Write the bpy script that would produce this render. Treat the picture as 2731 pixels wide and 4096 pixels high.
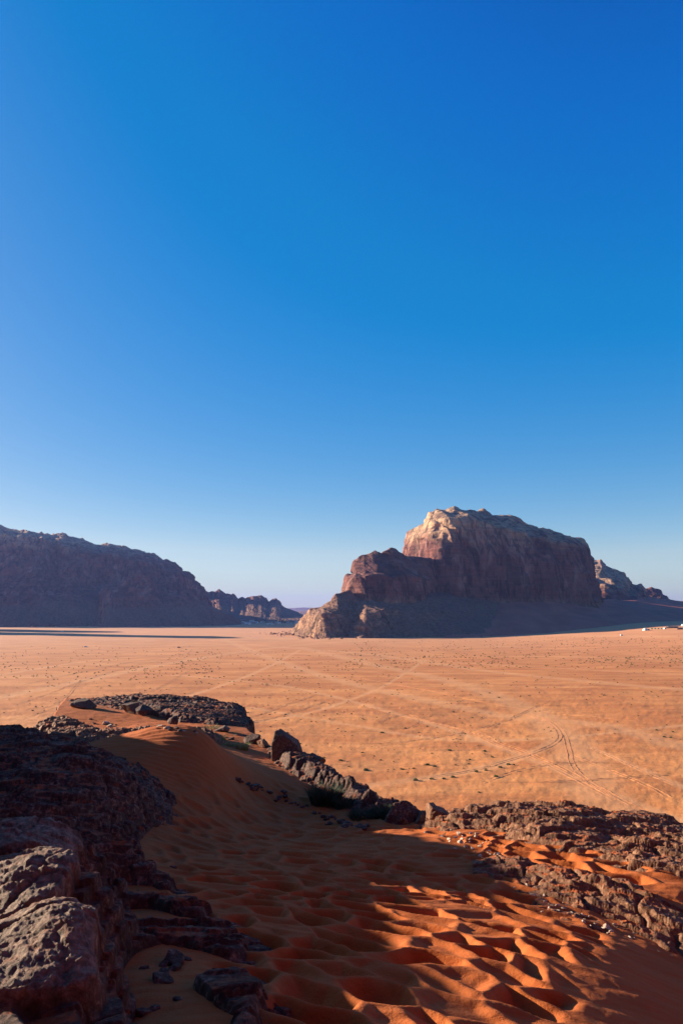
import bpy, math, random
import numpy as np
from mathutils import Vector
R = math.radians
scene = bpy.context.scene
DEBUG_SH = False
for o in list(bpy.data.objects):
    bpy.data.objects.remove(o)

# ------------------------------------------------------------ camera, sky, sun, exposure
CAM_Z = 52.0
PITCH = 8.25
LENS = 24.0
cam_data = bpy.data.cameras.new('camera')
cam = bpy.data.objects.new('camera', cam_data)
scene.collection.objects.link(cam)
cam.location = (0, 0, CAM_Z)
cam.rotation_euler = (R(90 + PITCH), 0, 0)
cam_data.sensor_fit = 'VERTICAL'
cam_data.sensor_height = 36.0
cam_data.lens = LENS
cam_data.clip_start = 0.05
cam_data.clip_end = 90000.0
scene.camera = cam

SUN_AZ = 66.0      # degrees to the left of the view direction
SUN_EL = 13.5
world = bpy.data.worlds.new("World")
scene.world = world
world.use_nodes = True
wn = world.node_tree
wn.nodes.clear()
w_out = wn.nodes.new('ShaderNodeOutputWorld')
w_bg = wn.nodes.new('ShaderNodeBackground')
w_sky = wn.nodes.new('ShaderNodeTexSky')
w_sky.sky_type = 'NISHITA'
w_sky.sun_disc = False
w_sky.sun_elevation = R(SUN_EL)
w_sky.sun_rotation = R(-SUN_AZ)
w_sky.altitude = 900.0
w_sky.air_density = 1.0
w_sky.dust_density = 1.0
w_sky.ozone_density = 3.0
# graded sky: deep, saturated blue, brightness flattened, dim overhead part darkened to cut fill
w_sep = wn.nodes.new('ShaderNodeSeparateColor'); w_sep.mode = 'HSV'
w_com = wn.nodes.new('ShaderNodeCombineColor'); w_com.mode = 'HSV'
w_s = wn.nodes.new('ShaderNodeMath'); w_s.operation = 'MULTIPLY_ADD'; w_s.use_clamp = True
w_s.inputs[1].default_value = 2.10; w_s.inputs[2].default_value = -0.50
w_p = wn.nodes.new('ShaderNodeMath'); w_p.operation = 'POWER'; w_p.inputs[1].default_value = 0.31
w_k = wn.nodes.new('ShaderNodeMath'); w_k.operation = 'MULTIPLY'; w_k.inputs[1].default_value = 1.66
w_bg.inputs['Strength'].default_value = 0.10
wn.links.new(w_sky.outputs[0], w_sep.inputs[0])
w_h = wn.nodes.new('ShaderNodeMapRange'); w_h.inputs['From Min'].default_value = 1.7; w_h.inputs['From Max'].default_value = 2.5
w_h.inputs['To Min'].default_value = 0.018; w_h.inputs['To Max'].default_value = 0.0
w_ha = wn.nodes.new('ShaderNodeMath'); w_ha.operation = 'ADD'
wn.links.new(w_sep.outputs[2], w_h.inputs['Value']); wn.links.new(w_h.outputs[0], w_ha.inputs[0])
wn.links.new(w_sep.outputs[0], w_ha.inputs[1]); wn.links.new(w_ha.outputs[0], w_com.inputs[0])
wn.links.new(w_sep.outputs[1], w_s.inputs[0]); 
w_s2 = wn.nodes.new('ShaderNodeMath'); w_s2.operation = 'MULTIPLY'; w_s2.inputs[1].default_value = 0.85
w_sm = wn.nodes.new('ShaderNodeMath'); w_sm.operation = 'MAXIMUM'
wn.links.new(w_sep.outputs[1], w_s2.inputs[0]); wn.links.new(w_s.outputs[0], w_sm.inputs[0]); wn.links.new(w_s2.outputs[0], w_sm.inputs[1])
wn.links.new(w_sm.outputs[0], w_com.inputs[1])
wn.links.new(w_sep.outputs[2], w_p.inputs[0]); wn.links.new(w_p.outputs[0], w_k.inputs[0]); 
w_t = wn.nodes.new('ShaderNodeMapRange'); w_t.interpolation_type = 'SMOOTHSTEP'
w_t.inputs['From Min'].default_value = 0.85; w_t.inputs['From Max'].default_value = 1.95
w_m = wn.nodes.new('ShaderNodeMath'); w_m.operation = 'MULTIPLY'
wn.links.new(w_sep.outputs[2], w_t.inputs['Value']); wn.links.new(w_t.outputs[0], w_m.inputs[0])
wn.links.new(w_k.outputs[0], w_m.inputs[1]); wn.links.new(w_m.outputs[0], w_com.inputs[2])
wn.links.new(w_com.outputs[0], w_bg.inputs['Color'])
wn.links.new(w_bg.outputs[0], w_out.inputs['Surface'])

sun_dir = Vector((-math.sin(R(SUN_AZ)) * math.cos(R(SUN_EL)), math.cos(R(SUN_AZ)) * math.cos(R(SUN_EL)), math.sin(R(SUN_EL))))
sun_data = bpy.data.lights.new('sun', 'SUN')
sun_data.energy = 5.0
sun_data.angle = R(0.5)
sun_data.color = (1.0, 0.92, 0.72)
sun = bpy.data.objects.new('sun', sun_data)
scene.collection.objects.link(sun)
sun.location = (-40, 20, 90)
sun.rotation_euler = (-sun_dir).to_track_quat('-Z', 'Y').to_euler()

scene.view_settings.view_transform = 'Standard'
scene.view_settings.look = 'None'
scene.view_settings.gamma = 1.0
scene.view_settings.exposure = 1.5

# ------------------------------------------------------------ helpers
SP, CP = math.sin(R(PITCH)), math.cos(R(PITCH))
FOC = LENS / 36.0 * 4096.0

def P(sx, sy, d):
    """point at forward distance d seen at (sx, sy) of the 2731 x 4096 photograph"""
    sx = np.asarray(sx, float); sy = np.asarray(sy, float); d = np.asarray(d, float)
    u = (sx - 1365.5) / FOC
    v = (2048.0 - sy) / FOC
    f = CP - v * SP
    t = d / f
    return np.stack([u * t, d + 0 * t, CAM_Z + (SP + v * CP) * t], -1)

def _hash(ix, iy, iz, seed):
    n = (ix.astype(np.int64) * 374761393 + iy.astype(np.int64) * 668265263 + iz.astype(np.int64) * 1442695041 + seed * 974634777) & 0xFFFFFFFF
    n = ((n ^ (n >> 13)) * 127412617) & 0xFFFFFFFF
    n = ((n ^ (n >> 16)) * 1146822519) & 0xFFFFFFFF
    n = n ^ (n >> 15)
    return (n & 0xFFFFFF).astype(np.float64) / 8388607.5 - 1.0

def vn(x, y, z=0.0, seed=0):
    x, y, z = np.broadcast_arrays(np.asarray(x, float), np.asarray(y, float), np.asarray(z, float))
    ix, iy, iz = np.floor(x), np.floor(y), np.floor(z)
    fx, fy, fz = x - ix, y - iy, z - iz
    fx, fy, fz = [f * f * f * (f * (f * 6 - 15) + 10) for f in (fx, fy, fz)]
    r = 0
    for dx in (0, 1):
        wx = fx if dx else 1 - fx
        for dy in (0, 1):
            wy = fy if dy else 1 - fy
            for dz in (0, 1):
                wz = fz if dz else 1 - fz
                r = r + wx * wy * wz * _hash(ix + dx, iy + dy, iz + dz, seed)
    return r

def fbm(x, y, z=0.0, octv=4, seed=0, gain=0.5, ridged=False):
    a, s, t = 1.0, 0.0, 0.0
    for k in range(octv):
        n = vn(x, y, z, seed + k * 17)
        if ridged:
            n = 1 - 2 * np.abs(n)
        s = s + a * n
        t += a
        a *= gain
        x, y, z = np.asarray(x) * 2.03 + 11.3, np.asarray(y) * 2.03 - 7.1, np.asarray(z) * 2.03 + 3.7
    return s / t

def sstep(a, b, x):
    t = np.clip((np.asarray(x, float) - a) / (b - a), 0, 1)
    return t * t * (3 - 2 * t)

def tps(ctrl, smooth=1e-4, logd=True):
    """thin plate surface z(x, y) through control points (sx, sy, d) of the visible ground"""
    c = np.array(ctrl, float)
    p = P(c[:, 0], c[:, 1], c[:, 2])
    A = np.stack([p[:, 0] / p[:, 1], np.log(p[:, 1])], -1)
    z = p[:, 2]
    n = len(A)
    def K(r2):
        return np.where(r2 > 1e-12, r2 * np.log(np.maximum(r2, 1e-12)), 0)
    r2 = ((A[:, None] - A[None]) ** 2).sum(-1)
    M = np.zeros((n + 3, n + 3))
    M[:n, :n] = K(r2) + smooth * np.eye(n)
    M[:n, n] = 1; M[:n, n + 1:] = A
    M[n, :n] = 1; M[n + 1:, :n] = A.T
    w = np.linalg.solve(M, np.concatenate([z, [0, 0, 0]]))
    def f(x, y):
        a = x / y; b = np.log(y)
        out = w[n] + w[n + 1] * a + w[n + 2] * b
        for i in range(n):
            out = out + w[i] * K((a - A[i, 0]) ** 2 + (b - A[i, 1]) ** 2)
        return out
    return f

def mesh_from_grid(name, V, mat, keep=None, attrs=None, smooth=True, flip=False, wrap=False):
    """V: rows x cols x 3 numpy array -> one mesh object"""
    nr, nc = V.shape[:2]
    idx = np.arange(nr * nc).reshape(nr, nc)
    F = np.stack([idx[:-1, :-1], idx[:-1, 1:], idx[1:, 1:], idx[1:, :-1]], -1).reshape(-1, 4)
    if flip:
        F = F[:, ::-1]
    if keep is not None:
        k = keep
        kf = (k[:-1, :-1] | k[:-1, 1:] | k[1:, 1:] | k[1:, :-1]).reshape(-1)
        F = F[kf]
    Vf = V.reshape(-1, 3)
    return mesh_obj(name, Vf, F, mat, attrs, smooth)

def mesh_obj(name, Vf, F, mat, attrs=None, smooth=True, parent=None):
    F = np.asarray(F)
    used = np.zeros(len(Vf), bool); used[F.reshape(-1)] = True
    remap = np.cumsum(used) - 1
    Vf = np.asarray(Vf)[used]; F = remap[F]
    me = bpy.data.meshes.new(name)
    me.vertices.add(len(Vf)); me.vertices.foreach_set('co', Vf.astype(np.float32).reshape(-1))
    k = F.shape[1]
    me.loops.add(F.size); me.loops.foreach_set('vertex_index', F.reshape(-1).astype(np.int32))
    me.polygons.add(len(F)); me.polygons.foreach_set('loop_start', np.arange(0, F.size, k, dtype=np.int32))
    me.update(calc_edges=True)
    me.validate()
    if smooth:
        me.polygons.foreach_set('use_smooth', np.ones(len(me.polygons), bool))
    if attrs:
        for an, arr in attrs.items():
            at = me.attributes.new(an, 'FLOAT', 'POINT')
            at.data.foreach_set('value', np.asarray(arr).reshape(-1)[used].astype(np.float32))
    me.materials.append(mat)
    o = bpy.data.objects.new(name, me)
    scene.collection.objects.link(o)
    if parent is not None:
        o.parent = parent
    return o

def tag(o, label=None, cat=None, group=None, kind=None):
    if label: o['label'] = label
    if cat: o['category'] = cat
    if group: o['group'] = group
    if kind: o['kind'] = kind
    return o

# ------------------------------------------------------------ materials
class NT:
    def __init__(s, name):
        s.m = bpy.data.materials.new(name); s.m.use_nodes = True
        s.t = s.m.node_tree; s.t.nodes.clear()
        s.out = s.t.nodes.new('ShaderNodeOutputMaterial')
        s.b = s.t.nodes.new('ShaderNodeBsdfPrincipled')
        s.t.links.new(s.b.outputs[0], s.out.inputs[0])
        s.b.inputs['Roughness'].default_value = 0.9
        s.b.inputs['Specular IOR Level'].default_value = 0.15
        s.geo = s.t.nodes.new('ShaderNodeNewGeometry')
    def n(s, typ, **kw):
        x = s.t.nodes.new(typ)
        for k, v in kw.items(): setattr(x, k, v)
        return x
    def l(s, a, b): s.t.links.new(a, b)
    def setin(s, sock, v):
        if isinstance(v, (int, float)): sock.default_value = v
        elif isinstance(v, tuple): sock.default_value = v if len(v) != 3 or sock.type != 'RGBA' else (*v, 1)
        else: s.l(v, sock)
    def pos(s, scale=(1, 1, 1)):
        m = s.n('ShaderNodeMapping'); m.inputs['Scale'].default_value = scale
        s.l(s.geo.outputs['Position'], m.inputs['Vector']); return m.outputs[0]
    def noise(s, scale, vec=None, detail=6, rough=0.55, dist=0.0, color=False):
        x = s.n('ShaderNodeTexNoise'); x.inputs['Scale'].default_value = scale
        x.inputs['Detail'].default_value = detail; x.inputs['Roughness'].default_value = rough
        x.inputs['Distortion'].default_value = dist
        s.l(vec if vec is not None else s.geo.outputs['Position'], x.inputs['Vector'])
        return x.outputs['Color' if color else 'Fac']
    def ramp(s, fac, stops):
        x = s.n('ShaderNodeValToRGB'); e = x.color_ramp.elements
        while len(e) > 1: e.remove(e[-1])
        for i, (p, c) in enumerate(stops):
            if isinstance(c, (int, float)): c = (c, c, c)
            el = e[0] if i == 0 else e.new(p)
            el.position = p; el.color = (*c, 1)
        s.l(fac, x.inputs[0]); return x.outputs[0]
    def mix(s, fac, a, b, blend='MIX'):
        x = s.n('ShaderNodeMix', data_type='RGBA', blend_type=blend)
        s.setin(x.inputs[0], fac); s.setin(x.inputs[6], a); s.setin(x.inputs[7], b)
        return x.outputs[2]
    def math(s, op, a, b=0.0, clamp=False):
        x = s.n('ShaderNodeMath', operation=op, use_clamp=clamp)
        s.setin(x.inputs[0], a); s.setin(x.inputs[1], b); return x.outputs[0]
    def attr(s, name):
        x = s.n('ShaderNodeAttribute'); x.attribute_name = name; return x.outputs['Fac']
    def slope(s):
        x = s.n('ShaderNodeSeparateXYZ'); s.l(s.geo.outputs['Normal'], x.inputs[0]); return x.outputs[2]
    def z(s):
        x = s.n('ShaderNodeSeparateXYZ'); s.l(s.geo.outputs['Position'], x.inputs[0]); return x.outputs[2]
    def bump(s, h, dist, strength=1.0, prev=None):
        x = s.n('ShaderNodeBump'); x.inputs['Distance'].default_value = dist
        x.inputs['Strength'].default_value = strength
        s.l(h, x.inputs['Height'])
        if prev is not None: s.l(prev, x.inputs['Normal'])
        s.l(x.outputs[0], s.b.inputs['Normal']); return x.outputs[0]
    def col(s, c): s.setin(s.b.inputs['Base Color'], c)

def mat_cliff(name='far_sandstone', cap_z=225.0, toe=1.0):
    t = NT(name)
    # thin strata, vertical streaks (varnish plus painted fissure shade), pale cap rock
    st = t.noise(1.0, t.pos((0.004, 0.004, 0.09)), 8, 0.6, 0.4)
    vs = t.noise(1.0, t.pos((0.05, 0.05, 0.005)), 7, 0.65, 0.6)
    bl = t.noise(0.012, None, 6, 0.6)
    base = t.ramp(st, [(0.30, (0.13, 0.040, 0.030)), (0.45, (0.24, 0.082, 0.056)), (0.58, (0.17, 0.055, 0.040)), (0.75, (0.31, 0.115, 0.076))])
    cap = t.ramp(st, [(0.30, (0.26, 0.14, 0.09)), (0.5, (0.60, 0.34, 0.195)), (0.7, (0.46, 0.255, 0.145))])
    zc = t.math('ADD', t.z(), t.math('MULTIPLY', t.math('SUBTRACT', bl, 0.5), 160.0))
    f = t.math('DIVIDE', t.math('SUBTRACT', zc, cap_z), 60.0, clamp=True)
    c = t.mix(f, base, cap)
    pt = t.noise(0.014, t.pos((1, 1, 0.7)), 5, 0.6, 0.8)  # pink and dark patches painted in for missing relief shading
    c = t.mix(t.ramp(pt, [(0.52, 0.0), (0.66, 0.7)]), c, (0.40, 0.20, 0.15))
    c = t.mix(t.ramp(pt, [(0.36, 0.6), (0.46, 0.0)]), c, (0.075, 0.030, 0.026))
    # tan broken rock at the toe
    tf = t.math('SUBTRACT', 1.0, t.math('DIVIDE', t.math('SUBTRACT', t.z(), 62.0), 26.0, clamp=True))
    c = t.mix(t.math('MULTIPLY', tf, toe), c, t.ramp(t.noise(0.06, None, 8, 0.65), [(0.32, (0.18, 0.078, 0.046)), (0.6, (0.44, 0.225, 0.13))]))
    streak = t.ramp(vs, [(0.42, 0.22), (0.52, 1.0)])
    c = t.mix(0.8, c, streak, 'MULTIPLY')
    # scree and dust on gentle ground
    sl = t.math('DIVIDE', t.math('SUBTRACT', t.slope(), 0.55), 0.2, clamp=True)
    low = t.math('SUBTRACT', 1.0, t.math('DIVIDE', t.math('SUBTRACT', t.z(), 60.0), 50.0, clamp=True))
    c = t.mix(t.math('MULTIPLY', sl, low), c, t.ramp(t.noise(0.15, None, 6, 0.7), [(0.3, (0.12, 0.052, 0.034)), (0.7, (0.36, 0.175, 0.105))]))
    t.col(c)
    h = t.noise(0.08, t.pos((1, 1, 2.5)), 9, 0.65)
    b = t.bump(h, 9.0, 0.8)
    t.bump(st, 5.0, 0.8, b)
    return t.m

def mat_plain():
    t = NT('plain_sand')
    big = t.noise(0.0035, t.pos((1, 1.6, 1)), 5, 0.55, 0.6)
    mid = t.noise(0.03, t.pos((0.5, 1.4, 1)), 6, 0.6, 0.3)
    fine = t.noise(0.55, None, 6, 0.65)
    c = t.ramp(big, [(0.35, (0.67, 0.235, 0.068)), (0.55, (0.79, 0.295, 0.092)), (0.7, (0.75, 0.31, 0.115))])
    c = t.mix(t.ramp(mid, [(0.38, 0.0), (0.62, 0.8)]), c, (0.52, 0.155, 0.045))
    c = t.mix(t.ramp(fine, [(0.42, 0.0), (0.68, 0.35)]), c, (0.42, 0.12, 0.034))
    stk = t.noise(1.0, t.pos((0.012, 0.16, 1)), 6, 0.7, 1.2)
    c = t.mix(t.ramp(stk, [(0.55, 0.0), (0.66, 0.55)]), c, (0.36, 0.125, 0.045))
    spk = t.noise(0.23, t.pos((1, 2.2, 1)), 5, 0.8)
    c = t.mix(t.ramp(spk, [(0.60, 0.0), (0.68, 0.35)]), c, (0.30, 0.10, 0.035))
    c = t.mix(t.attr('wear'), c, (0.80, 0.37, 0.16))
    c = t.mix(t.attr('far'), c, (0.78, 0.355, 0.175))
    t.col(c)
    rough = t.math('SUBTRACT', 1.0, t.attr('wear'), clamp=True)
    h1 = t.noise(0.9, None, 7, 0.7)
    hh = t.math('MULTIPLY', h1, t.math('ADD', t.math('MULTIPLY', rough, 0.85), 0.15))
    t.bump(hh, 0.30, 0.65)
    return t.m
# ------------------------------------------------------------ the plain
def polyline_dist(x, y, pts, closed=False):
    d = np.full(x.shape, 1e9)
    for (x0, y0), (x1, y1) in zip(pts[:-1], pts[1:]):
        vx, vy = x1 - x0, y1 - y0
        t = np.clip(((x - x0) * vx + (y - y0) * vy) / (vx * vx + vy * vy + 1e-9), 0, 1)
        d = np.minimum(d, np.hypot(x - x0 - t * vx, y - y0 - t * vy))
    return d

def catmull(pts, n=12):
    pts = [np.array(p, float) for p in pts]
    pts = [2 * pts[0] - pts[1]] + pts + [2 * pts[-1] - pts[-2]]
    out = []
    for i in range(1, len(pts) - 2):
        p0, p1, p2, p3 = pts[i - 1:i + 3]
        for k in range(n):
            t = k / n
            out.append(0.5 * ((2 * p1) + (-p0 + p2) * t + (2 * p0 - 5 * p1 + 4 * p2 - p3) * t * t + (-p0 + 3 * p1 - 3 * p2 + p3) * t ** 3))
    out.append(pts[-2])
    return out

def plain_z(x, y):
    """height of the desert floor: nearly flat, low swells, rising gently far right"""
    x = np.asarray(x, float); y = np.asarray(y, float)
    z = 0.9 * fbm(x / 90, y / 90, 0, 3, 5) * sstep(60, 300, y)
    z = z + 26 * sstep(180, 720, x - 0.05 * y) * sstep(450, 1350, y)
    return z

def on_plain_v(sx, sy):
    """where the view rays through photo points meet the plain (arrays)"""
    p = P(sx, sy, 1.0); k = np.minimum(p[..., 2] - CAM_Z, -1e-3)
    d = np.minimum(-CAM_Z / k, 9000.0)
    for _ in range(22):
        z = plain_z(p[..., 0] * d, d)
        d = 0.5 * d + 0.5 * np.minimum((z - CAM_Z) / k, 9000)
    return np.stack([p[..., 0] * d, d, plain_z(p[..., 0] * d, d)], -1)

def on_plain(sx, sy):
    return on_plain_v(np.array([sx], float), np.array([sy], float))[0]

def road(pts, n=14):
    q = np.array(catmull(pts, n)); return [tuple(v) for v in on_plain_v(q[:, 0], q[:, 1])[:, :2]]

# broad worn bands of pale sand (photo points), half width in metres
BANDS = [
    ([(1200, 2590), (1500, 2660), (1850, 2740), (2150, 2860), (2300, 3000), (2420, 3200), (2731, 3420)], 9),
    ([(900, 2560), (1100, 2640), (1350, 2720), (1700, 2800), (2050, 2870), (2400, 2900), (2731, 2990)], 7),
    ([(0, 2790), (300, 2730), (700, 2650), (1100, 2590), (1500, 2560)], 7),
    ([(1000, 2580), (1500, 2620), (2000, 2690), (2731, 2760)], 8),
    ([(700, 2700), (1100, 2740), (1366, 2795), (1700, 2890), (2000, 2990), (2300, 3110), (2731, 3290)], 2.5),
    ([(1100, 3190), (1500, 3140), (1900, 3080), (2150, 3000), (2230, 2950)], 3),
    ([(0, 2700), (400, 2640), (900, 2610), (1400, 2625), (2000, 2660), (2731, 2700)], 4),
    ([(300, 2900), (700, 2800), (1000, 2700), (1200, 2600)], 2.5),
    ([(900, 2900), (1200, 2860), (1500, 2760), (1700, 2640)], 2.0),
    ([(1000, 2830), (1400, 2900), (1800, 2960), (2230, 2950), (2731, 2900)], 2.0),
    ([(2731, 3150), (2500, 3050), (2300, 2960), (2150, 2860)], 2.0),
    ([(1366, 2640), (1900, 2625), (2400, 2630), (2731, 2640)], 5),
    ([(400, 2560), (900, 2550), (1400, 2556), (2000, 2540), (2731, 2548)], 22),
]
BANDS_W = [(catmull_pts, w) for catmull_pts, w in [(road(p, 5), w) for p, w in BANDS]]

def wear_at(x, y):
    w = np.zeros(x.shape)
    nz = fbm(x / 14, y / 14, 0, 3, 71)
    for pts, hw in BANDS_W:
        d = polyline_dist(x, y, pts)
        w = np.maximum(w, (1 - sstep(hw * 0.4, hw * 1.5, d * (1 + 0.35 * nz))) * (0.6 if hw < 4 else 0.5) * (0.75 + 0.25 * fbm(x / 5, y / 5, 0, 2, 72)))
    return w

def build_plain():
    m = mat_plain()
    ys = np.concatenate([np.geomspace(22, 3600, 560), np.geomspace(3750, 19000, 20)])
    an = np.concatenate([np.linspace(-2.8, -0.62, 60)[:-1], np.linspace(-0.62, 0.62, 620), np.linspace(0.62, 2.2, 40)[1:]])
    Y, A = np.meshgrid(ys, an, indexing='ij')
    X = A * Y
    Z = plain_z(X, Y)
    # clumpy churned sand near the viewer
    W = wear_at(X, Y)
    churn = (0.16 * fbm(X / 1.8, Y / 1.8, 0, 3, 21) + 0.25 * fbm(X / 9, Y / 9, 0, 2, 22)) * (1 - sstep(350, 700, Y))
    Z = Z + churn * (1 - 0.85 * W)
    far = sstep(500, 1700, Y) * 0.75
    o = mesh_from_grid('desert_plain', np.stack([X, Y, Z], -1), m, attrs={'wear': W, 'far': far})
    tag(o, kind='structure')
    return o
plain = build_plain()

# ------------------------------------------------------------ mountains: lofted sheets with real depth
def loft(lines, x0, x1, ncol, rows, back, disp, wiggle=0.0, seed=0):
    """lines: photo feature lines [(sx, sy, d)...] from foot to skyline; back: how far the rear slope runs.
    disp(Q, s, t): outward displacement from world position Q"""
    sx = np.linspace(x0, x1, ncol)
    L = []
    for ln in lines:
        a = np.array(ln, float)
        L.append(P(sx, np.interp(sx, a[:, 0], a[:, 1]), np.interp(sx, a[:, 0], a[:, 2])))
    fx = L[0]; fx[:, 2] = plain_z(fx[:, 0], fx[:, 1]) - 3.0
    lo = fx.copy(); lo[:, 1] -= 12; lo[:, 2] -= 14
    L = [lo] + L; rows = [2] + list(rows)
    last = L[-1]
    b1 = last.copy(); b1[:, 1] += back * 0.35; b1[:, 0] *= b1[:, 1] / last[:, 1]; b1[:, 2] -= 0.10 * np.maximum(last[:, 2], 0)
    b2 = last.copy(); b2[:, 1] += back; b2[:, 0] *= b2[:, 1] / last[:, 1]; b2[:, 2] = -8
    L += [b1, b2]; rows = list(rows) + [14, 14]
    G = []; T = []
    for k in range(len(L) - 1):
        for j in range(rows[k]):
            t = j / rows[k]
            G.append(L[k] * (1 - t) + L[k + 1] * t); T.append(k + t)
    G.append(L[-1]); T.append(len(L) - 1)
    G = np.array(G); T = np.array(T)
    # soften the creases between feature lines a little
    for _ in range(2):
        G[1:-1] = 0.25 * G[:-2] + 0.5 * G[1:-1] + 0.25 * G[2:]
    du = np.gradient(G, axis=1); dv = np.gradient(G, axis=0)
    N = np.cross(du, dv); N /= np.linalg.norm(N, axis=-1, keepdims=True) + 1e-9
    D = disp(G, T) * (1 - 0.75 * np.clip(N[..., 2], 0, 1) ** 1.5)
    H = N * D[..., None]
    out = G + H
    nz = np.clip(N[..., 2], 0, 1)
    dm = np.abs(fbm(G[..., 0] / 75, G[..., 1] / 110, 0, 3, 951, 0.5))
    up = 1.0 if out[..., 2].max() > 60 else 0.0
    out[..., 2] += up * nz * sstep(60, 160, out[..., 2]) * (26 * dm - 7)
    return out

def disp_cliff(amp=1.0, seed=0, hscale=1.0, rugged=0.0):
    def f(G, T):
        x, y, z = G[..., 0], G[..., 1], G[..., 2]
        s = (x * 0.9 + y * 0.45) / hscale
        w = 18 * fbm(x / 120, y / 120, z / 160, 3, seed + 3)
        flute = fbm((s + w) / 42, z / 420, y / 300, 4, seed + 1, 0.55, True)
        big = fbm(x / 190 / hscale, y / 190 / hscale, z / 500, 3, seed + 2)
        strata = fbm(z / 13, x / 260, y / 260, 4, seed + 4, 0.6)
        blocks = fbm(x / 16, y / 16, z / 11, 4, seed + 5, 0.6)
        cn = fbm((s + w) / 75, y / 400, z / 500, 3, seed + 11, 0.6)
        crack = np.exp(-(cn / 0.04) ** 2) * (0.5 + 0.5 * vn(x / 150, y / 150, z / 200, seed + 12))
        led = z / 26 + 0.5 * fbm(x / 150, y / 150, 0, 2, seed + 13)
        ledge = np.abs((led % 1) - 0.5) * 2
        return amp * (21 * flute + 26 * big + 4.0 * strata + 5.0 * blocks - 26 * crack + 4 * ledge + rugged * 11 * fbm(x / 20, y / 20, z / 30, 4, seed + 9, 0.6, True))
    return f

cliff = mat_cliff()
cliff_l = mat_cliff('sandstone_painted_lit_top', 285.0, 0.35)  # pale cap set lower: sunlight on the mountain top put into the colour
def join_grids(name, grids, mat, label=None):
    V = []; F = []; off = 0
    for G in grids:
        nr, nc = G.shape[:2]
        idx = np.arange(nr * nc).reshape(nr, nc) + off
        F.append(np.stack([idx[:-1, :-1], idx[:-1, 1:], idx[1:, 1:], idx[1:, :-1]], -1).reshape(-1, 4))
        V.append(G.reshape(-1, 3)); off += nr * nc
    o = mesh_obj(name, np.concatenate(V), np.concatenate(F), mat)
    tag(o, label, None, kind='structure')
    return o

# ---- the big mesa right of centre
dome_sky = [(1606, 2330, 2140), (1611, 2215, 2120), (1616, 2167, 2100), (1628, 2129, 2060), (1667, 2112, 2040), (1700, 2091, 2040), (1714, 2067, 2040), (1724, 2043, 2040), (1748, 2032, 2050), (1781, 2034, 2050), (1815, 2022, 2060), (1867, 2037, 2060), (1889, 2034, 2060), (1931, 2045, 2080), (1972, 2061, 2090), (2040, 2078, 2100), (2106, 2092, 2120), (2156, 2110, 2130), (2189, 2119, 2140), (2207, 2132, 2140), (2239, 2132, 2150), (2269, 2140, 2160), (2293, 2154, 2160), (2317, 2166, 2170), (2331, 2181, 2180), (2340, 2202, 2190), (2348, 2236, 2210), (2357, 2285, 2230), (2372, 2380, 2250), (2400, 2440, 2300)]
dome_rim = [(1606, 2340, 2060), (1616, 2200, 2010), (1640, 2170, 1960), (1690, 2140, 1860), (1730, 2090, 1830), (1770, 2075, 1820), (1830, 2080, 1815), (1870, 2070, 1825), (1900, 2085, 1850), (1972, 2105, 1880), (2060, 2125, 1900), (2156, 2150, 1920), (2239, 2170, 1950), (2293, 2190, 1980), (2331, 2220, 2010), (2348, 2270, 2060), (2360, 2320, 2120), (2400, 2450, 2250)]
dome_mid = [(1606, 2345, 2030), (1640, 2260, 1930), (1690, 2230, 1830), (1770, 2200, 1770), (1900, 2200, 1790), (2060, 2240, 1840), (2239, 2260, 1880), (2331, 2300, 1930), (2360, 2340, 2000), (2400, 2450, 2200)]
dome_base = [(1606, 2360, 2000), (1700, 2350, 1760), (1800, 2344, 1740), (1919, 2362, 1765), (2020, 2380, 1790), (2097, 2386, 1810), (2180, 2389, 1840), (2239, 2404, 1850), (2275, 2411, 1860), (2322, 2411, 1880), (2370, 2404, 1940), (2400, 2450, 2100)]
dome_foot = [(a, b + 70, c - 60) for a, b, c in dome_base]
g_dome = loft([dome_foot, dome_base, dome_mid, dome_rim, dome_sky], 1606, 2395, 420, (12, 55, 45, 34), 420, disp_cliff(0.8, 40))
# pale rear dome
rear_sky = [(1940, 2120, 2400), (1960, 2075, 2390), (1985, 2056, 2380), (2008, 2050, 2380), (2032, 2055, 2380), (2055, 2066, 2385), (2085, 2074, 2390), (2106, 2089, 2400), (2130, 2130, 2410)]
rear_foot = [(a, b + 70, c - 90) for a, b, c in rear_sky]
g_rear = loft([rear_foot, rear_sky], 1940, 2130, 90, (40,), 220, disp_cliff(0.28, 90))
# lower red step
step_sky = [(1376, 2420, 1700), (1385, 2352, 1690), (1399, 2298, 1680), (1424, 2292, 1680), (1429, 2244, 1670), (1444, 2232, 1665), (1461, 2222, 1665), (1490, 2206, 1670), (1533, 2201, 1680), (1580, 2203, 1700), (1616, 2210, 1720), (1667, 2218, 1740), (1720, 2230, 1760), (1760, 2300, 1790), (1790, 2420, 1820)]
step_mid = [(1376, 2430, 1640), (1385, 2380, 1630), (1399, 2330, 1610), (1429, 2300, 1580), (1461, 2292, 1570), (1533, 2296, 1570), (1600, 2300, 1600), (1667, 2300, 1640), (1720, 2310, 1690), (1790, 2430, 1750)]
step_ledge = [(1376, 2432, 1625), (1385, 2384, 1612), (1399, 2336, 1585), (1429, 2312, 1552), (1461, 2305, 1540), (1533, 2308, 1540), (1600, 2314, 1572), (1667, 2314, 1615), (1720, 2322, 1670), (1790, 2434, 1740)]
step_base = [(1376, 2440, 1600), (1399, 2410, 1560), (1440, 2405, 1520), (1533, 2405, 1510), (1600, 2400, 1540), (1667, 2395, 1590), (1720, 2390, 1650), (1790, 2450, 1720)]
step_foot = [(a, b + 60, c - 50) for a, b, c in step_base]
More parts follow.
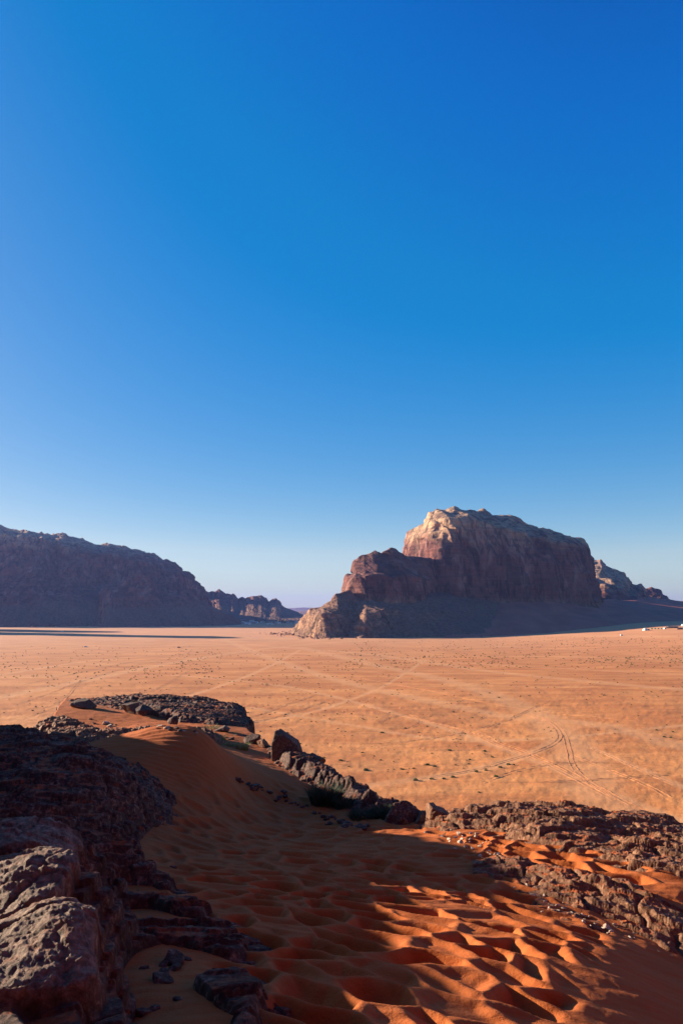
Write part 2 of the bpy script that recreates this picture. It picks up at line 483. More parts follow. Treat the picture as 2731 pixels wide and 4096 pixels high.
g_step = loft([step_foot, step_base, step_ledge, step_mid, step_sky], 1376, 1790, 300, (10, 45, 10, 35, 22), 260, disp_cliff(0.42, 55, 0.6))
# rugged foot and talus
foot_sky = [(1165, 2545, 1500), (1179, 2531, 1500), (1203, 2488, 1500), (1222, 2459, 1500), (1246, 2437, 1500), (1293, 2425, 1500), (1327, 2407, 1510), (1351, 2378, 1520), (1390, 2362, 1540), (1440, 2385, 1560), (1533, 2392, 1560), (1650, 2385, 1620), (1800, 2350, 1780), (1919, 2366, 1820), (2020, 2384, 1850), (2120, 2410, 1880), (2250, 2520, 1800)]
foot_mid = [(1165, 2546, 1510), (1203, 2515, 1480), (1246, 2475, 1440), (1300, 2460, 1405), (1360, 2462, 1440), (1420, 2475, 1450), (1465, 2462, 1400), (1533, 2440, 1450), (1600, 2445, 1480), (1700, 2450, 1500), (1800, 2445, 1560), (1919, 2450, 1620), (2050, 2480, 1650), (2250, 2535, 1700)]
foot_low = [(1160, 2550, 1500), (1185, 2540, 1460), (1250, 2540, 1400), (1308, 2548, 1360), (1345, 2548, 1385), (1400, 2545, 1390), (1455, 2542, 1345), (1520, 2542, 1370), (1628, 2536, 1370), (1800, 2532, 1390), (1950, 2534, 1420), (2100, 2545, 1450), (2250, 2560, 1480)]
g_foot = loft([foot_low, foot_mid, foot_sky], 1165, 2250, 560, (60, 50), 220, disp_cliff(0.42, 77, 0.5, 1.2))
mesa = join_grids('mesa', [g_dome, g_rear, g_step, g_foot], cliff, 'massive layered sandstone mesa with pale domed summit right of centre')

# ridges running away to the right of the mesa
ridge_sky = [(2330, 2420, 3060), (2343, 2222, 3040), (2364, 2235, 3010), (2373, 2242, 3000), (2400, 2246, 2960), (2417, 2270, 2920), (2453, 2279, 2880), (2486, 2291, 2860), (2492, 2303, 2820), (2509, 2309, 2830), (2514, 2331, 2840), (2536, 2338, 2850), (2560, 2338, 2860), (2569, 2356, 2870), (2590, 2420, 2880)]
ridge_mid = [(2330, 2430, 2700), (2343, 2300, 2760), (2373, 2325, 2620), (2417, 2350, 2540), (2486, 2362, 2530), (2514, 2360, 2650), (2560, 2370, 2700), (2590, 2425, 2720)]
ridge_base = [(2330, 2440, 2600), (2373, 2405, 2440), (2417, 2400, 2440), (2477, 2402, 2460), (2548, 2398, 2500), (2590, 2430, 2560)]
ridge_foot = [(a, b + 25, c - 40) for a, b, c in ridge_base]
g_ridge = loft([ridge_foot, ridge_base, ridge_mid, ridge_sky], 2330, 2590, 170, (6, 35, 35), 300, disp_cliff(0.6, 140, 0.7))
join_grids('rocky_ridge', [g_ridge], mat_cliff('ridge_sandstone_painted_sun', 110.0, 0.5), 'sunlit rocky ridge stepping down behind the right end of the mesa')  # paler rock low down, colour standing in for stronger sun on the ridge
low_sky = [(2560, 2420, 3300), (2568, 2359, 3300), (2640, 2360, 3300), (2646, 2374, 3300), (2664, 2380, 3300), (2677, 2398, 3300), (2731, 2410, 3300), (2800, 2440, 3300)]
low_base = [(a, max(b + 10, 2405), 3150) for a, b, c in low_sky]
low_foot = [(a, b + 30, c - 60) for a, b, c in low_base]
g_low = loft([low_foot, low_base, low_sky], 2560, 2800, 100, (6, 24), 400, disp_cliff(0.35, 180, 0.7))
join_grids('rocky_ridge', [g_low], cliff, 'small dark flat-topped ridge at the far right skyline')

# sand apron below the mesa on the right
ap_top = [(1780, 2470, 1790), (1900, 2400, 1860), (2020, 2380, 1860), (2180, 2385, 1900), (2275, 2404, 1900), (2370, 2396, 2100), (2477, 2394, 2560), (2548, 2386, 2700), (2679, 2398, 3000), (2731, 2405, 3100), (3100, 2420, 3200)]
ap_mid = [(1780, 2500, 1560), (1900, 2480, 1600), (2050, 2462, 1620), (2200, 2455, 1680), (2370, 2446, 1800), (2550, 2440, 2000), (2731, 2440, 2200), (3100, 2450, 2300)]
ap_foot = [(1780, 2545, 1340), (1900, 2545, 1380), (2132, 2540, 1420), (2394, 2530, 1500), (2600, 2516, 1600), (2731, 2508, 1700), (3100, 2505, 1750)]
def disp_apron(G, T):
    return 2.2 * fbm(G[..., 0] / 60, G[..., 1] / 160, 0, 4, 12)
g_ap = loft([ap_foot, ap_mid, ap_top], 1780, 3100, 260, (40, 40), 260, disp_apron)
# the foot of the apron melts into the plain
tA = NT('apron_sand')
cA = tA.ramp(tA.noise(0.02, tA.pos((1, 0.5, 1)), 6, 0.6, 0.5), [(0.35, (0.48, 0.105, 0.065)), (0.65, (0.66, 0.155, 0.095))])
tA.col(cA); tA.bump(tA.noise(0.2, None, 8, 0.7), 1.5, 0.6)
join_grids('sand_slope', [g_ap], tA.m)

# ---- the long mountain on the left
lm_sky = [(-900, 2060, 3300), (-500, 2075, 3300), (-200, 2085, 3250), (0, 2103, 3200), (15, 2114, 3200), (54, 2118, 3300), (77, 2123, 3200), (109, 2119, 3200), (134, 2129, 3200), (172, 2137, 3200), (207, 2139, 3200), (222, 2132, 3200), (237, 2129, 3200), (256, 2134, 3200), (272, 2144, 3200), (306, 2150, 3210), (327, 2153, 3210), (350, 2160, 3210), (367, 2172, 3220), (383, 2179, 3220), (406, 2179, 3220), (432, 2173, 3220), (448, 2176, 3230), (463, 2185, 3230), (498, 2189, 3240), (547, 2198, 3260), (574, 2202, 3280), (600, 2218, 3300), (631, 2236, 3300), (658, 2240, 3320), (694, 2254, 3350), (712, 2271, 3360), (723, 2285, 3370), (747, 2291, 3380), (765, 2305, 3400), (770, 2318, 3400), (787, 2331, 3420), (801, 2345, 3430), (830, 2400, 3450), (860, 2470, 3450), (900, 2500, 3450)]
lm_rim = [(-900, 2110, 2850), (-200, 2125, 2800), (0, 2125, 2760), (60, 2142, 2760), (140, 2158, 2760), (190, 2168, 2790), (235, 2205, 2900), (255, 2178, 2800), (310, 2192, 2800), (380, 2215, 2820), (460, 2225, 2850), (547, 2240, 2900), (600, 2255, 2950), (694, 2285, 3020), (747, 2320, 3080), (787, 2355, 3150), (830, 2420, 3220), (900, 2502, 3300)]
lm_mid = [(-900, 2300, 2700), (0, 2300, 2620), (150, 2310, 2600), (240, 2320, 2680), (300, 2330, 2640), (380, 2340, 2740), (430, 2340, 2780), (547, 2350, 2800), (694, 2370, 2890), (787, 2420, 3000), (900, 2504, 3200)]
lm_base = [(-900, 2420, 2520), (0, 2425, 2460), (300, 2425, 2480), (547, 2440, 2600), (694, 2450, 2700), (787, 2465, 2780), (900, 2506, 3000)]
lm_foot = [(-900, 2510, 2250), (0, 2505, 2300), (300, 2505, 2350), (600, 2506, 2450), (800, 2508, 2550), (900, 2512, 2700)]
g_lm = loft([lm_foot, lm_base, lm_mid, lm_rim, lm_sky], -900, 900, 620, (26, 45, 50, 45), 700, disp_cliff(1.2, 210, 1.1, 1.0))
# lower buttress standing in front of it
bt_sky = [(395, 2500, 2560), (405, 2440, 2540), (418, 2370, 2520), (440, 2345, 2510), (470, 2342, 2510), (500, 2320, 2520), (530, 2300, 2530), (560, 2285, 2540), (590, 2300, 2550), (620, 2350, 2570), (650, 2385, 2590), (680, 2372, 2600), (720, 2360, 2610), (755, 2375, 2630), (790, 2400, 2660), (830, 2420, 2700), (880, 2450, 2740), (930, 2490, 2780), (960, 2512, 2780)]
bt_mid = [(a, 0.55 * b + 0.45 * 2440, c - 60) for a, b, c in bt_sky]
bt_mid2 = [(a, max(b, 2430) + 4, c - 110) for a, b, c in bt_sky]
bt_low = [(a, 2508, c - 260) for a, b, c in bt_sky]
g_bt = loft([bt_low, bt_mid2, bt_mid, bt_sky], 395, 960, 240, (26, 26, 26), 260, disp_cliff(0.7, 300, 0.7, 0.9))
join_grids('mountain', [g_lm, g_bt], cliff_l, 'long shaded sandstone mountain filling the left skyline')

# ---- jagged range beyond it
jr_sky = [(790, 2345, 4300), (814, 2352, 4300), (823, 2365, 4300), (837, 2373, 4300), (843, 2366, 4300), (857, 2366, 4300), (862, 2378, 4300), (866, 2360, 4300), (877, 2356, 4300), (890, 2363, 4300), (904, 2376, 4300), (912, 2370, 4320), (921, 2382, 4320), (930, 2375, 4320), (939, 2387, 4330), (953, 2398, 4340), (970, 2389, 4340), (982, 2396, 4350), (993, 2387, 4350), (1013, 2381, 4350), (1029, 2386, 4360), (1044, 2382, 4370), (1060, 2391, 4380), (1069, 2406, 4390), (1080, 2406, 4390), (1091, 2396, 4400), (1104, 2394, 4400), (1118, 2403, 4420), (1127, 2423, 4440), (1158, 2437, 4480), (1171, 2443, 4500), (1189, 2449, 4520), (1212, 2468, 4550), (1240, 2490, 4600)]
jr_mid = [(a, 0.6 * b + 0.4 * 2450, c - 150) for a, b, c in jr_sky]
jr_low = [(a, 2488, 3550) for a, b, c in jr_sky]
g_jr = loft([jr_low, jr_mid, jr_sky], 790, 1240, 300, (24, 36), 400, disp_cliff(0.8, 400, 0.8, 0.5))
join_grids('mountain', [g_jr], cliff_l, 'jagged range of rounded rock towers left of the mesa, beyond the village')
# very distant blue hills in the gap
fh_sky = [(1100, 2470, 9000), (1180, 2449, 9000), (1215, 2444, 9000), (1235, 2440, 9000), (1260, 2452, 9000), (1300, 2470, 9000)]
g_fh = loft([[(a, 2474, 8600) for a, b, c in fh_sky], fh_sky], 1100, 1300, 60, (14,), 800, disp_cliff(0.6, 500, 1))
join_grids('distant_hill', [g_fh], cliff, 'faint pink hill in the gap between the jagged range and the mesa')
fh2 = [(900, 2462, 16000), (1100, 2440, 16000), (1160, 2434, 16000), (1230, 2430, 16000), (1320, 2436, 16000), (1500, 2460, 16000)]
g_fh2 = loft([[(a, 2466, 15000) for a, b, c in fh2], fh2], 900, 1500, 60, (14,), 1500, disp_cliff(1.5, 520, 2))
join_grids('distant_hill', [g_fh2], cliff, 'palest hazy hill line on the horizon behind the gap')

# ---- buttes out of frame on the left whose shadows streak the plain
def butte(name, x, y, h, rx, ry, seed, label):
    th = np.linspace(0, 2 * np.pi, 90)
    rows = []
    for t in np.linspace(0, 1, 30):
        k = 1.0 - 0.45 * t ** 0.6 if t < 0.45 else 0.70 - 0.12 * (t - 0.45) / 0.4 if t < 0.85 else 0.65 * (1 - ((t - 0.85) / 0.15) ** 2 * 0.999)
        zz = h * (t if t < 0.85 else 0.85 + 0.15 * (t - 0.85) / 0.15 * (2 - (t - 0.85) / 0.15) )
        rows.append(np.stack([x + rx * k * np.cos(th), y + ry * k * np.sin(th), np.full_like(th, zz - 3)], -1))
    G = np.array(rows)
    r = 1 + 0.22 * fbm(np.cos(th)[None] * 2 + seed, np.sin(th)[None] * 2, G[..., 2] / 120, 4, seed)
    G[..., 0] = x + (G[..., 0] - x) * r; G[..., 1] = y + (G[..., 1] - y) * r
    return join_grids(name, [G[:, ::-1]], cliff, label)
butte('rock_butte', -1028, 1712, 215, 105, 80, 7, 'rock butte left of the view, casting the nearer long shadow')
butte('rock_butte', -1268, 2028, 180, 140, 110, 9, 'rock butte left of the view, casting the farther long shadow')

# ---- the air
def build_haze():
    me = bpy.data.meshes.new('haze')
    x0, x1, y0, y1, z0, z1 = -56000, 44000, -200, 20500, -20, 470
    v = [(x, y, z) for x in (x0, x1) for y in (y0, y1) for z in (z0, z1)]
    f = [(0, 1, 3, 2), (4, 6, 7, 5), (0, 4, 5, 1), (2, 3, 7, 6), (0, 2, 6, 4), (1, 5, 7, 3)]
    me.from_pydata(v, [], f); me.update()
    o = bpy.data.objects.new('haze', me); scene.collection.objects.link(o)
    m = bpy.data.materials.new('haze_air'); m.use_nodes = True
    nt = m.node_tree; nt.nodes.clear()
    out = nt.nodes.new('ShaderNodeOutputMaterial'); pv = nt.nodes.new('ShaderNodeVolumePrincipled')
    pv.inputs['Color'].default_value = (0.27, 0.33, 0.80, 1)
    pv.inputs['Density'].default_value = 0.000037
    pv.inputs['Anisotropy'].default_value = 0.2
    nt.links.new(pv.outputs[0], out.inputs['Volume'])
    me.materials.append(m)
    tag(o, kind='stuff')
    return o
build_haze()
# ============================================================ the viewpoint: dune and rock ledges
SAND = [
    # near rows
    (0, 4096, 8.2), (300, 4096, 7.8), (700, 4096, 7.3), (1366, 4096, 7.3), (2000, 4096, 7.9), (2731, 4096, 9.6),
    (300, 3800, 9.4), (800, 3800, 9.6), (1366, 3800, 9.8), (2000, 3800, 10.6), (2400, 3800, 11.6), (2731, 3900, 12.2),
    (300, 3600, 12.2), (800, 3600, 12.5), (1366, 3600, 12.9), (2000, 3600, 14.0), (2400, 3650, 14.2), (2731, 3720, 14.0),
    (300, 3450, 15.4), (900, 3450, 16.6), (1366, 3450, 17.0), (1800, 3450, 17.5),
    (650, 3300, 19.6), (1000, 3300, 22.4), (1366, 3350, 20.8), (1700, 3350, 20.2),
    # debris line and the edge of the slip face
    (932, 3107, 26.2), (1150, 3195, 26.8), (1366, 3290, 23.4), (1560, 3325, 21.6),
    (1000, 3033, 33.5), (1200, 3110, 31.0), (1350, 3200, 27.0), (1500, 3265, 24.5), (1600, 3290, 23.2),
    # lit dune crest
    (350, 3012, 24.8), (560, 2958, 25.4), (750, 2935, 25.9), (850, 2962, 26.4), (450, 2990, 25.0), (250, 3025, 24.6), (280, 3010, 31), (450, 2992, 31.5), (650, 2955, 33),
    (430, 3075, 22.6), (620, 3110, 22.8),
    # sand tongue farther back
    (320, 2840, 50), (480, 2850, 50), (300, 2905, 45), (520, 2905, 45), (900, 2880, 52), (100, 2880, 46), (800, 2905, 44),
    # right: under the outcrop, the strip of sand, the far corner
    (1850, 3330, 20.6), (2000, 3300, 22.0), (2300, 3300, 22.0), (2731, 3340, 21.5),
    (1950, 3385, 18.8), (2250, 3430, 17.6), (2500, 3490, 16.4), (2731, 3545, 15.6),
]
tpsS = tps(SAND, 2e-4)
COLX = lambda a: 1365.5 + a * FOC * (CP + SP * 0.30)   # rough column of direction a = x / y
def edge_dist(a):
    c = COLX(a)
    return np.interp(c, [-3000, 60, 170, 260, 940, 1000, 1100, 1250, 1400, 1560, 1700, 1800, 2300, 2731, 3600], [33, 33, 38, 58, 57, 44, 38, 33, 29, 25, 23.5, 23, 23.5, 23.5, 26])
def base_z(x, y):
    x = np.asarray(x, float); y = np.asarray(y, float)
    a = np.clip(x / y, -0.75, 0.75)
    yy = np.clip(y, 6.3, 62)
    z = tpsS(a * yy, yy)
    # towards the viewer's feet
    z = np.where(y < 6.3, z + (6.3 - y) * 0.31, z)
    E = edge_dist(a) + 0.8 * fbm(x / 2.5, y / 2.5, 0, 3, 31)
    z = z - np.maximum(0, y - E) * 1.3 - 0.25 * np.minimum(np.maximum(0, y - E), 3) ** 2
    # sides of the headland
    out = np.maximum(0, np.abs(x / y) - 0.75)
    return np.maximum(z - np.clip(out * 0.0, 0, 30), -6)

def base_flat(x, y):
    a = np.clip(x / y, -0.75, 0.75); yy = np.clip(y, 6.3, 62)
    E = edge_dist(a)
    yy = np.minimum(yy, E)
    return tpsS(a * yy, yy)

def hit(sx, sy):
    """visible sand point under photo point"""
    d = np.geomspace(4.5, 60, 900)
    p = P(sx, sy, d)
    f = p[:, 2] - base_z(p[:, 0], p[:, 1])
    k = np.argmax(f < 0) if (f < 0).any() else len(d) - 1
    return p[k]

def project(x, y, z):
    u = x; f = y * CP + (z - CAM_Z) * SP; v = -y * SP + (z - CAM_Z) * CP
    return 1365.5 + FOC * u / f, 2048 - FOC * v / f

def worley(x, y, seed=0):
    ix, iy = np.floor(x), np.floor(y)
    F1 = np.full(x.shape, 9.0); F2 = np.full(x.shape, 9.0); R1 = np.zeros(x.shape)
    for dx in (-1, 0, 1):
        for dy in (-1, 0, 1):
            cx, cy = ix + dx, iy + dy
            z0 = np.zeros_like(cx)
            px = cx + 0.5 + 0.45 * _hash(cx, cy, z0, seed); py = cy + 0.5 + 0.45 * _hash(cx, cy, z0, seed + 5)
            r = _hash(cx, cy, z0, seed + 9)
            d = np.hypot(x - px, y - py)
            m = d < F1
            F2 = np.where(m, F1, np.minimum(F2, d)); R1 = np.where(m, r, R1); F1 = np.where(m, d, F1)
    return F1, F2, R1

def sand_detail(x, y, z):
    sx, sy = project(x, y, z)
    # trodden, wind-softened footprints in the trough, drawn out into crescents
    xr = x * 0.95 + y * 0.31; yr = -x * 0.31 + y * 0.95
    u = x * 0.80 - y * 0.60; w = x * 0.60 + y * 0.80
    wx = 0.55 * fbm(x / 1.6, y / 1.6, 0, 3, 61); wy = 0.55 * fbm(x / 1.6, y / 1.6, 5, 3, 62)
    F1, F2, R1 = worley(u / 0.92 + wx, w / 0.54 + wy, 3)
    dents = -sstep(0.0, 0.55, F2 - F1) * (0.155 + 0.10 * R1) - 0.05 * sstep(0.5, 0.1, F1) * sstep(0.0, 0.3, R1) * sstep(0.0, 0.35, F2 - F1)
    trough = sstep(3040, 3230, sy) * sstep(0, 200, sx - (560 + np.maximum(0, sy - 3500) * 0.65)) * (1 - sstep(0, 260, sy - (3480 + (sx - 1500) * 0.52)) * 0.0)
    right = 1 - sstep(0.0, 1.0, (sx - (2050 + (4096 - sy) * 0.55)) / 260)
    far = 1 - 0.55 * sstep(13, 22, y)
    m = trough * right * far
    d = dents * m + 0.04 * fbm(x / 1.7, y / 1.7, 0, 3, 64) + 0.006 * fbm(x / 0.14, y / 0.14, 0, 3, 67)
    # the little pocket of sand between the right-hand ribs
    strip = np.exp(-(((sy - (3385 + (sx - 1950) * 0.2)) / 70.0) ** 2)) * sstep(1850, 1980, sx)
    d = d + strip * dents * 1.0
    d = d + 0.035 * fbm(x / 0.8, y / 0.45, 0, 3, 68) * (1 - m)
    # wind ripples
    rip = np.sin((xr * 0.25 + yr + 0.35 * fbm(x / 1.5, y / 1.5, 0, 2, 65)) * 2 * np.pi / 0.30)
    rm = sstep(2780, 2900, sy) * (1 - sstep(3090, 3200, sy)) * (1 - sstep(900, 1000, sx))
    d = d + 0.020 * rip * rm + 0.006 * rip * m
    return d

def mat_sand():
    t = NT('red_sand')
    n = t.noise(0.35, None, 5, 0.55, 0.4)
    g = t.noise(55.0, None, 3, 0.7)
    c = t.ramp(n, [(0.3, (0.39, 0.090, 0.020)), (0.7, (0.47, 0.118, 0.030))])
    c = t.mix(t.ramp(g, [(0.5, 0.0), (0.75, 0.35)]), c, (0.46, 0.08, 0.018))
    c = t.mix(t.ramp(t.noise(9.0, None, 8, 0.75), [(0.66, 0.0), (0.72, 0.5)]), c, (0.30, 0.07, 0.025))
    t.col(c)
    b = t.bump(t.noise(30.0, None, 4, 0.7), 0.012, 0.8)
    b = t.bump(t.noise(7.0, t.pos((0.6, 1.3, 1)), 6, 0.6), 0.03, 0.6, b)
    w = t.n('ShaderNodeTexWave'); w.inputs['Scale'].default_value = 1.4; w.inputs['Distortion'].default_value = 5.0
    w.inputs['Detail'].default_value = 3; w.bands_direction = 'Y'; w.inputs['Detail Scale'].default_value = 0.8
    t.l(t.pos((0.35, 1, 0.2)), w.inputs['Vector'])
    t.bump(w.outputs['Fac'], 0.012, 0.5, b)
    return t.m
m_sand = mat_sand()

def fan(a0, a1, y0, y1, na, ny):
    ys = np.geomspace(y0, y1, ny); an = np.linspace(a0, a1, na)
    Y, A = np.meshgrid(ys, an, indexing='ij')
    return A * Y, Y

def build_sand():
    ys = np.concatenate([np.linspace(-6, 2.9, 12), np.geomspace(3.0, 62, 900), np.linspace(63, 100, 26)])
    an = np.concatenate([np.linspace(-1.5, -0.66, 30)[:-1], np.linspace(-0.66, 0.66, 880), np.linspace(0.66, 1.5, 30)[1:]])
    Y, A = np.meshgrid(ys, an, indexing='ij')
    X = A * np.maximum(Y, 3.0)
    Z = base_z(X, np.maximum(Y, 3.0))
    Z = np.where(Y < 3, Z + (3 - Y) * 0.12, Z)
    core = (Y > 4) & (Y < 60)
    D = sand_detail(X, np.maximum(Y, 3.0), Z) * core
    Z = Z + D
    keep = Z > -5
    o = mesh_from_grid('sand_dune', np.stack([X, Y, Z], -1), m_sand, keep=keep)
    return tag(o, 'wind-blown red sand dune below the viewpoint', kind='structure')
build_sand()

# ------------------------------------------------------------ bedded rock rising out of the sand
def mat_rock(name, dark, mid, pale, dusty=0.5, crust=0.5):
    t = NT(name)
    n1 = t.noise(1.3, None, 8, 0.62, 0.3)
    n2 = t.noise(9.0, None, 8, 0.7, 0.2)
    c = t.ramp(n2, [(0.30, dark), (0.52, mid), (0.68, pale)])
    c = t.mix(t.ramp(n1, [(0.42, 0.0), (0.60, crust)]), c, dark)
    c = t.mix(t.math('MULTIPLY', t.attr('slab'), 0.85), c, t.ramp(n2, [(0.34, (0.10, 0.055, 0.038)), (0.5, (0.26, 0.15, 0.105)), (0.66, (0.46, 0.29, 0.20))]))
    # red sand caught on flat ground and in hollows
    sl = t.math('DIVIDE', t.math('SUBTRACT', t.slope(), 0.78), 0.18, clamp=True)
    hol = t.math('MULTIPLY', sl, t.attr('hollow'))
    hol = t.math('MULTIPLY', hol, t.ramp(t.noise(3.5, None, 6, 0.65), [(0.38, 0.0), (0.56, 1.0)]))
    c = t.mix(t.math('MULTIPLY', hol, dusty), c, (0.52, 0.11, 0.026))
    t.col(c)
    v = t.n('ShaderNodeTexVoronoi'); v.feature = 'DISTANCE_TO_EDGE'; v.inputs['Scale'].default_value = 7.0
    t.l(t.pos((1, 1, 1.6)), v.inputs['Vector'])
    b = t.bump(n2, 0.09, 0.9)
    b = t.bump(t.noise(28.0, None, 6, 0.7), 0.02, 0.8, b)
    t.b.inputs['Roughness'].default_value = 0.75
    return t.m
m_dark = mat_rock('varnished_rock', (0.045, 0.020, 0.015), (0.13, 0.058, 0.040), (0.42, 0.23, 0.15), 0.85, 0.6)
m_tan = mat_rock('pitted_rock', (0.080, 0.036, 0.022), (0.29, 0.122, 0.064), (0.50, 0.26, 0.145), 0.9, 0.45)

def top_s(h, absz, top):
    return h if absz else top
ZP = lambda sx, sy, z: (sx, sy, float(-z / math.tan(math.atan((sy - 2048) / FOC) - R(PITCH))))
def rock(name, label, ctrl, box, res, mat, step, amp, lay=(0.12, 0.6), aniso=(1.0, 0.45), ang=0.0, seed=0, lift=0.0, rough=0.10, cat='rock ledge', cells=0.0, cellamp=0.5, absz=False, poly=None, cracks=0.0, steps=()):
    """ctrl: (sx, sy, d) points on the rock's top, or (sx, sy, 's', h) points h metres above the sand seen there"""
    pts = []
    for c in ctrl:
        if c[2] == 's':
            p = hit(c[0], c[1]); h = c[3]
        elif c[2] == 'w':
            p = P(c[0], c[1], c[3]); h = c[4]
        else:
            p = P(*c[:3]); h = p[2] - float(base_z(p[0], p[1]))
        if absz:
            h = h + (float(base_z(p[0], p[1])) if c[2] != 'w' else float(p[2]))
        pts.append((p[0] / p[1], math.log(p[1]), h))
    A = np.array(pts)
    n = len(A)
    K = lambda r2: np.where(r2 > 1e-12, r2 * np.log(np.maximum(r2, 1e-12)), 0)
    M = np.zeros((n + 3, n + 3)); M[:n, :n] = K(((A[:, None, :2] - A[None, :, :2]) ** 2).sum(-1)) + 2e-5 * np.eye(n)
    M[:n, n] = 1; M[:n, n + 1:] = A[:, :2]; M[n, :n] = 1; M[n + 1:, :n] = A[:, :2].T
    w = np.linalg.solve(M, np.concatenate([A[:, 2], [0, 0, 0]]))
    X, Y = fan(box[0], box[1], box[2], box[3], res[0], res[1])
    a, b = X / Y, np.log(Y)
    h = w[n] + w[n + 1] * a + w[n + 2] * b
    for i in range(n):
        h = h + w[i] * K((a - A[i, 0]) ** 2 + (b - A[i, 1]) ** 2)
    BZ = base_z(X, Y)
    sink = BZ + 0.0
    if absz:
        h = h - BZ
        flat = base_flat(X, Y)
        top = h + BZ - flat        # height over the sand, ignoring the plunge at the brink
    else:
        top = h
    ca, sa = math.cos(ang), math.sin(ang)
    xr, yr = X * ca + Y * sa, -X * sa + Y * ca
    n1 = fbm(xr / (1.6 * aniso[0]), yr / (1.6 * aniso[1]), 0, 5, seed + 1, 0.58)
    n2 = fbm(xr / (0.42 * aniso[0]), yr / (0.42 * aniso[1]), 3, 4, seed + 2, 0.6)
    nk = np.clip(Y / 14.0, 0.42, 1.0)
    hh = top + (amp * n1 + amp * 0.35 * n2) * nk
    q = hh / step
    fr = q - np.floor(q)
    terr = step * (np.floor(q) + sstep(0.0, 0.28, fr))
    # tilted thin plates whose broken edges face the viewer
    ql = (yr + 0.9 * n1 + 0.25 * n2) / lay[1]
    fl = ql - np.floor(ql)
    plate = lay[0] * (1 - fl) * sstep(0, 0.10, fl) * (0.6 + 0.4 * vn(np.floor(ql) * 3.7, xr / 1.3, 0, seed + 5))
    fine = fbm(X / 0.16, Y / 0.16, 0, 4, seed + 7, 0.65)
    pit = fbm(X / 0.35, Y / 0.35, 0, 3, seed + 8, 0.6, True)
    det = plate + rough * fine + rough * 0.7 * pit
    if cells:
        F1, F2, R1 = worley(X / cells + 0.3 * n1, Y / cells + 0.3 * n2, seed + 20)
        det = det + (np.clip(F2 - F1, 0, 0.35) - 0.2) * cells * cellamp + 0.25 * cellamp * cells * R1
    det = (det - lay[0] * 0.35) * nk
    rise = terr * 0.85 + hh * 0.15 - step * 0.15
    over = (rise - top) + (h if absz else top)      # height over the sand really below
    if cracks:
        F1, F2, R1 = worley(xr / (cracks * 1.6) + 0.5 * n1, yr / cracks + 0.35 * n1, seed + 30)
        det = det - cracks * 0.13 * np.exp(-((F2 - F1) / 0.06) ** 2) + cracks * 0.07 * R1
    slab = np.zeros(X.shape)
    for pts_, hgt in steps:
        pw = np.array([P(*q)[:2] for q in pts_]); n = len(pw)
        inside = np.zeros(X.shape, bool); dist = np.full(X.shape, 1e9)
        for i in range(n):
            (xa, ya), (xb, yb) = pw[i], pw[(i + 1) % n]
            inside ^= ((ya > Y) != (yb > Y)) & (X < (xb - xa) * (Y - ya) / (yb - ya + 1e-9) + xa)
            dist = np.minimum(dist, polyline_dist(X, Y, [(xa, ya), (xb, yb)]))
        sd = np.where(inside, dist, -dist) + 0.05 * n1 + 0.07 * fbm(X / 0.25, Y / 0.25, 0, 3, seed + 50)
        k_ = sstep(-0.05, 0.03, sd)
        over = over * (1 - k_) + (top_s(h, absz, top) + hgt) * k_; slab = np.maximum(slab, k_)
    det = det * (1 - 0.55 * slab) + slab * 0.035 * (fbm(X / 0.11, Y / 0.11, 0, 4, seed + 52, 0.65) + fbm(X / 0.30, Y / 0.30, 0, 2, seed + 53, 0.5, True))
    if poly:
        pw = np.array([P(*q)[:2] for q in poly]); n = len(pw)
        inside = np.zeros(X.shape, bool); dist = np.full(X.shape, 1e9)
        for i in range(n):
            (xa, ya), (xb, yb) = pw[i], pw[(i + 1) % n]
            cr = ((ya > Y) != (yb > Y)) & (X < (xb - xa) * (Y - ya) / (yb - ya + 1e-9) + xa)
            inside ^= cr
            dist = np.minimum(dist, polyline_dist(X, Y, [(xa, ya), (xb, yb)]))
        sd = np.where(inside, dist, -dist) + nk * 0.35 * n1 + nk * 0.12 * n2 + nk * 0.25 * (fbm(X / 0.9, Y / 0.9, 0, 2, seed + 40))
        over = over - 7.0 * (1 - sstep(-0.75, 0.10, sd / nk + 0.10 * fbm(X / 0.12, Y / 0.12, 0, 3, seed + 44))) - 0.25 * nk * (1 - sstep(0.0, 0.8, sd))
    keepn = sstep(-0.25, 0.15, over)
    Z = BZ + over + det * keepn + lift
    keep = (over + det) > -0.30
    if absz: keep &= h > -6
    hollow = sstep(0.25, -0.35, n2 + 0.6 * fine)
    G = np.stack([X, Y, Z], -1)
    o = mesh_from_grid(name, G, mat, keep=keep, attrs={'hollow': hollow * (1 - 0.7 * slab), 'slab': slab}, smooth=True)
    tag(o, label, cat)
    return o

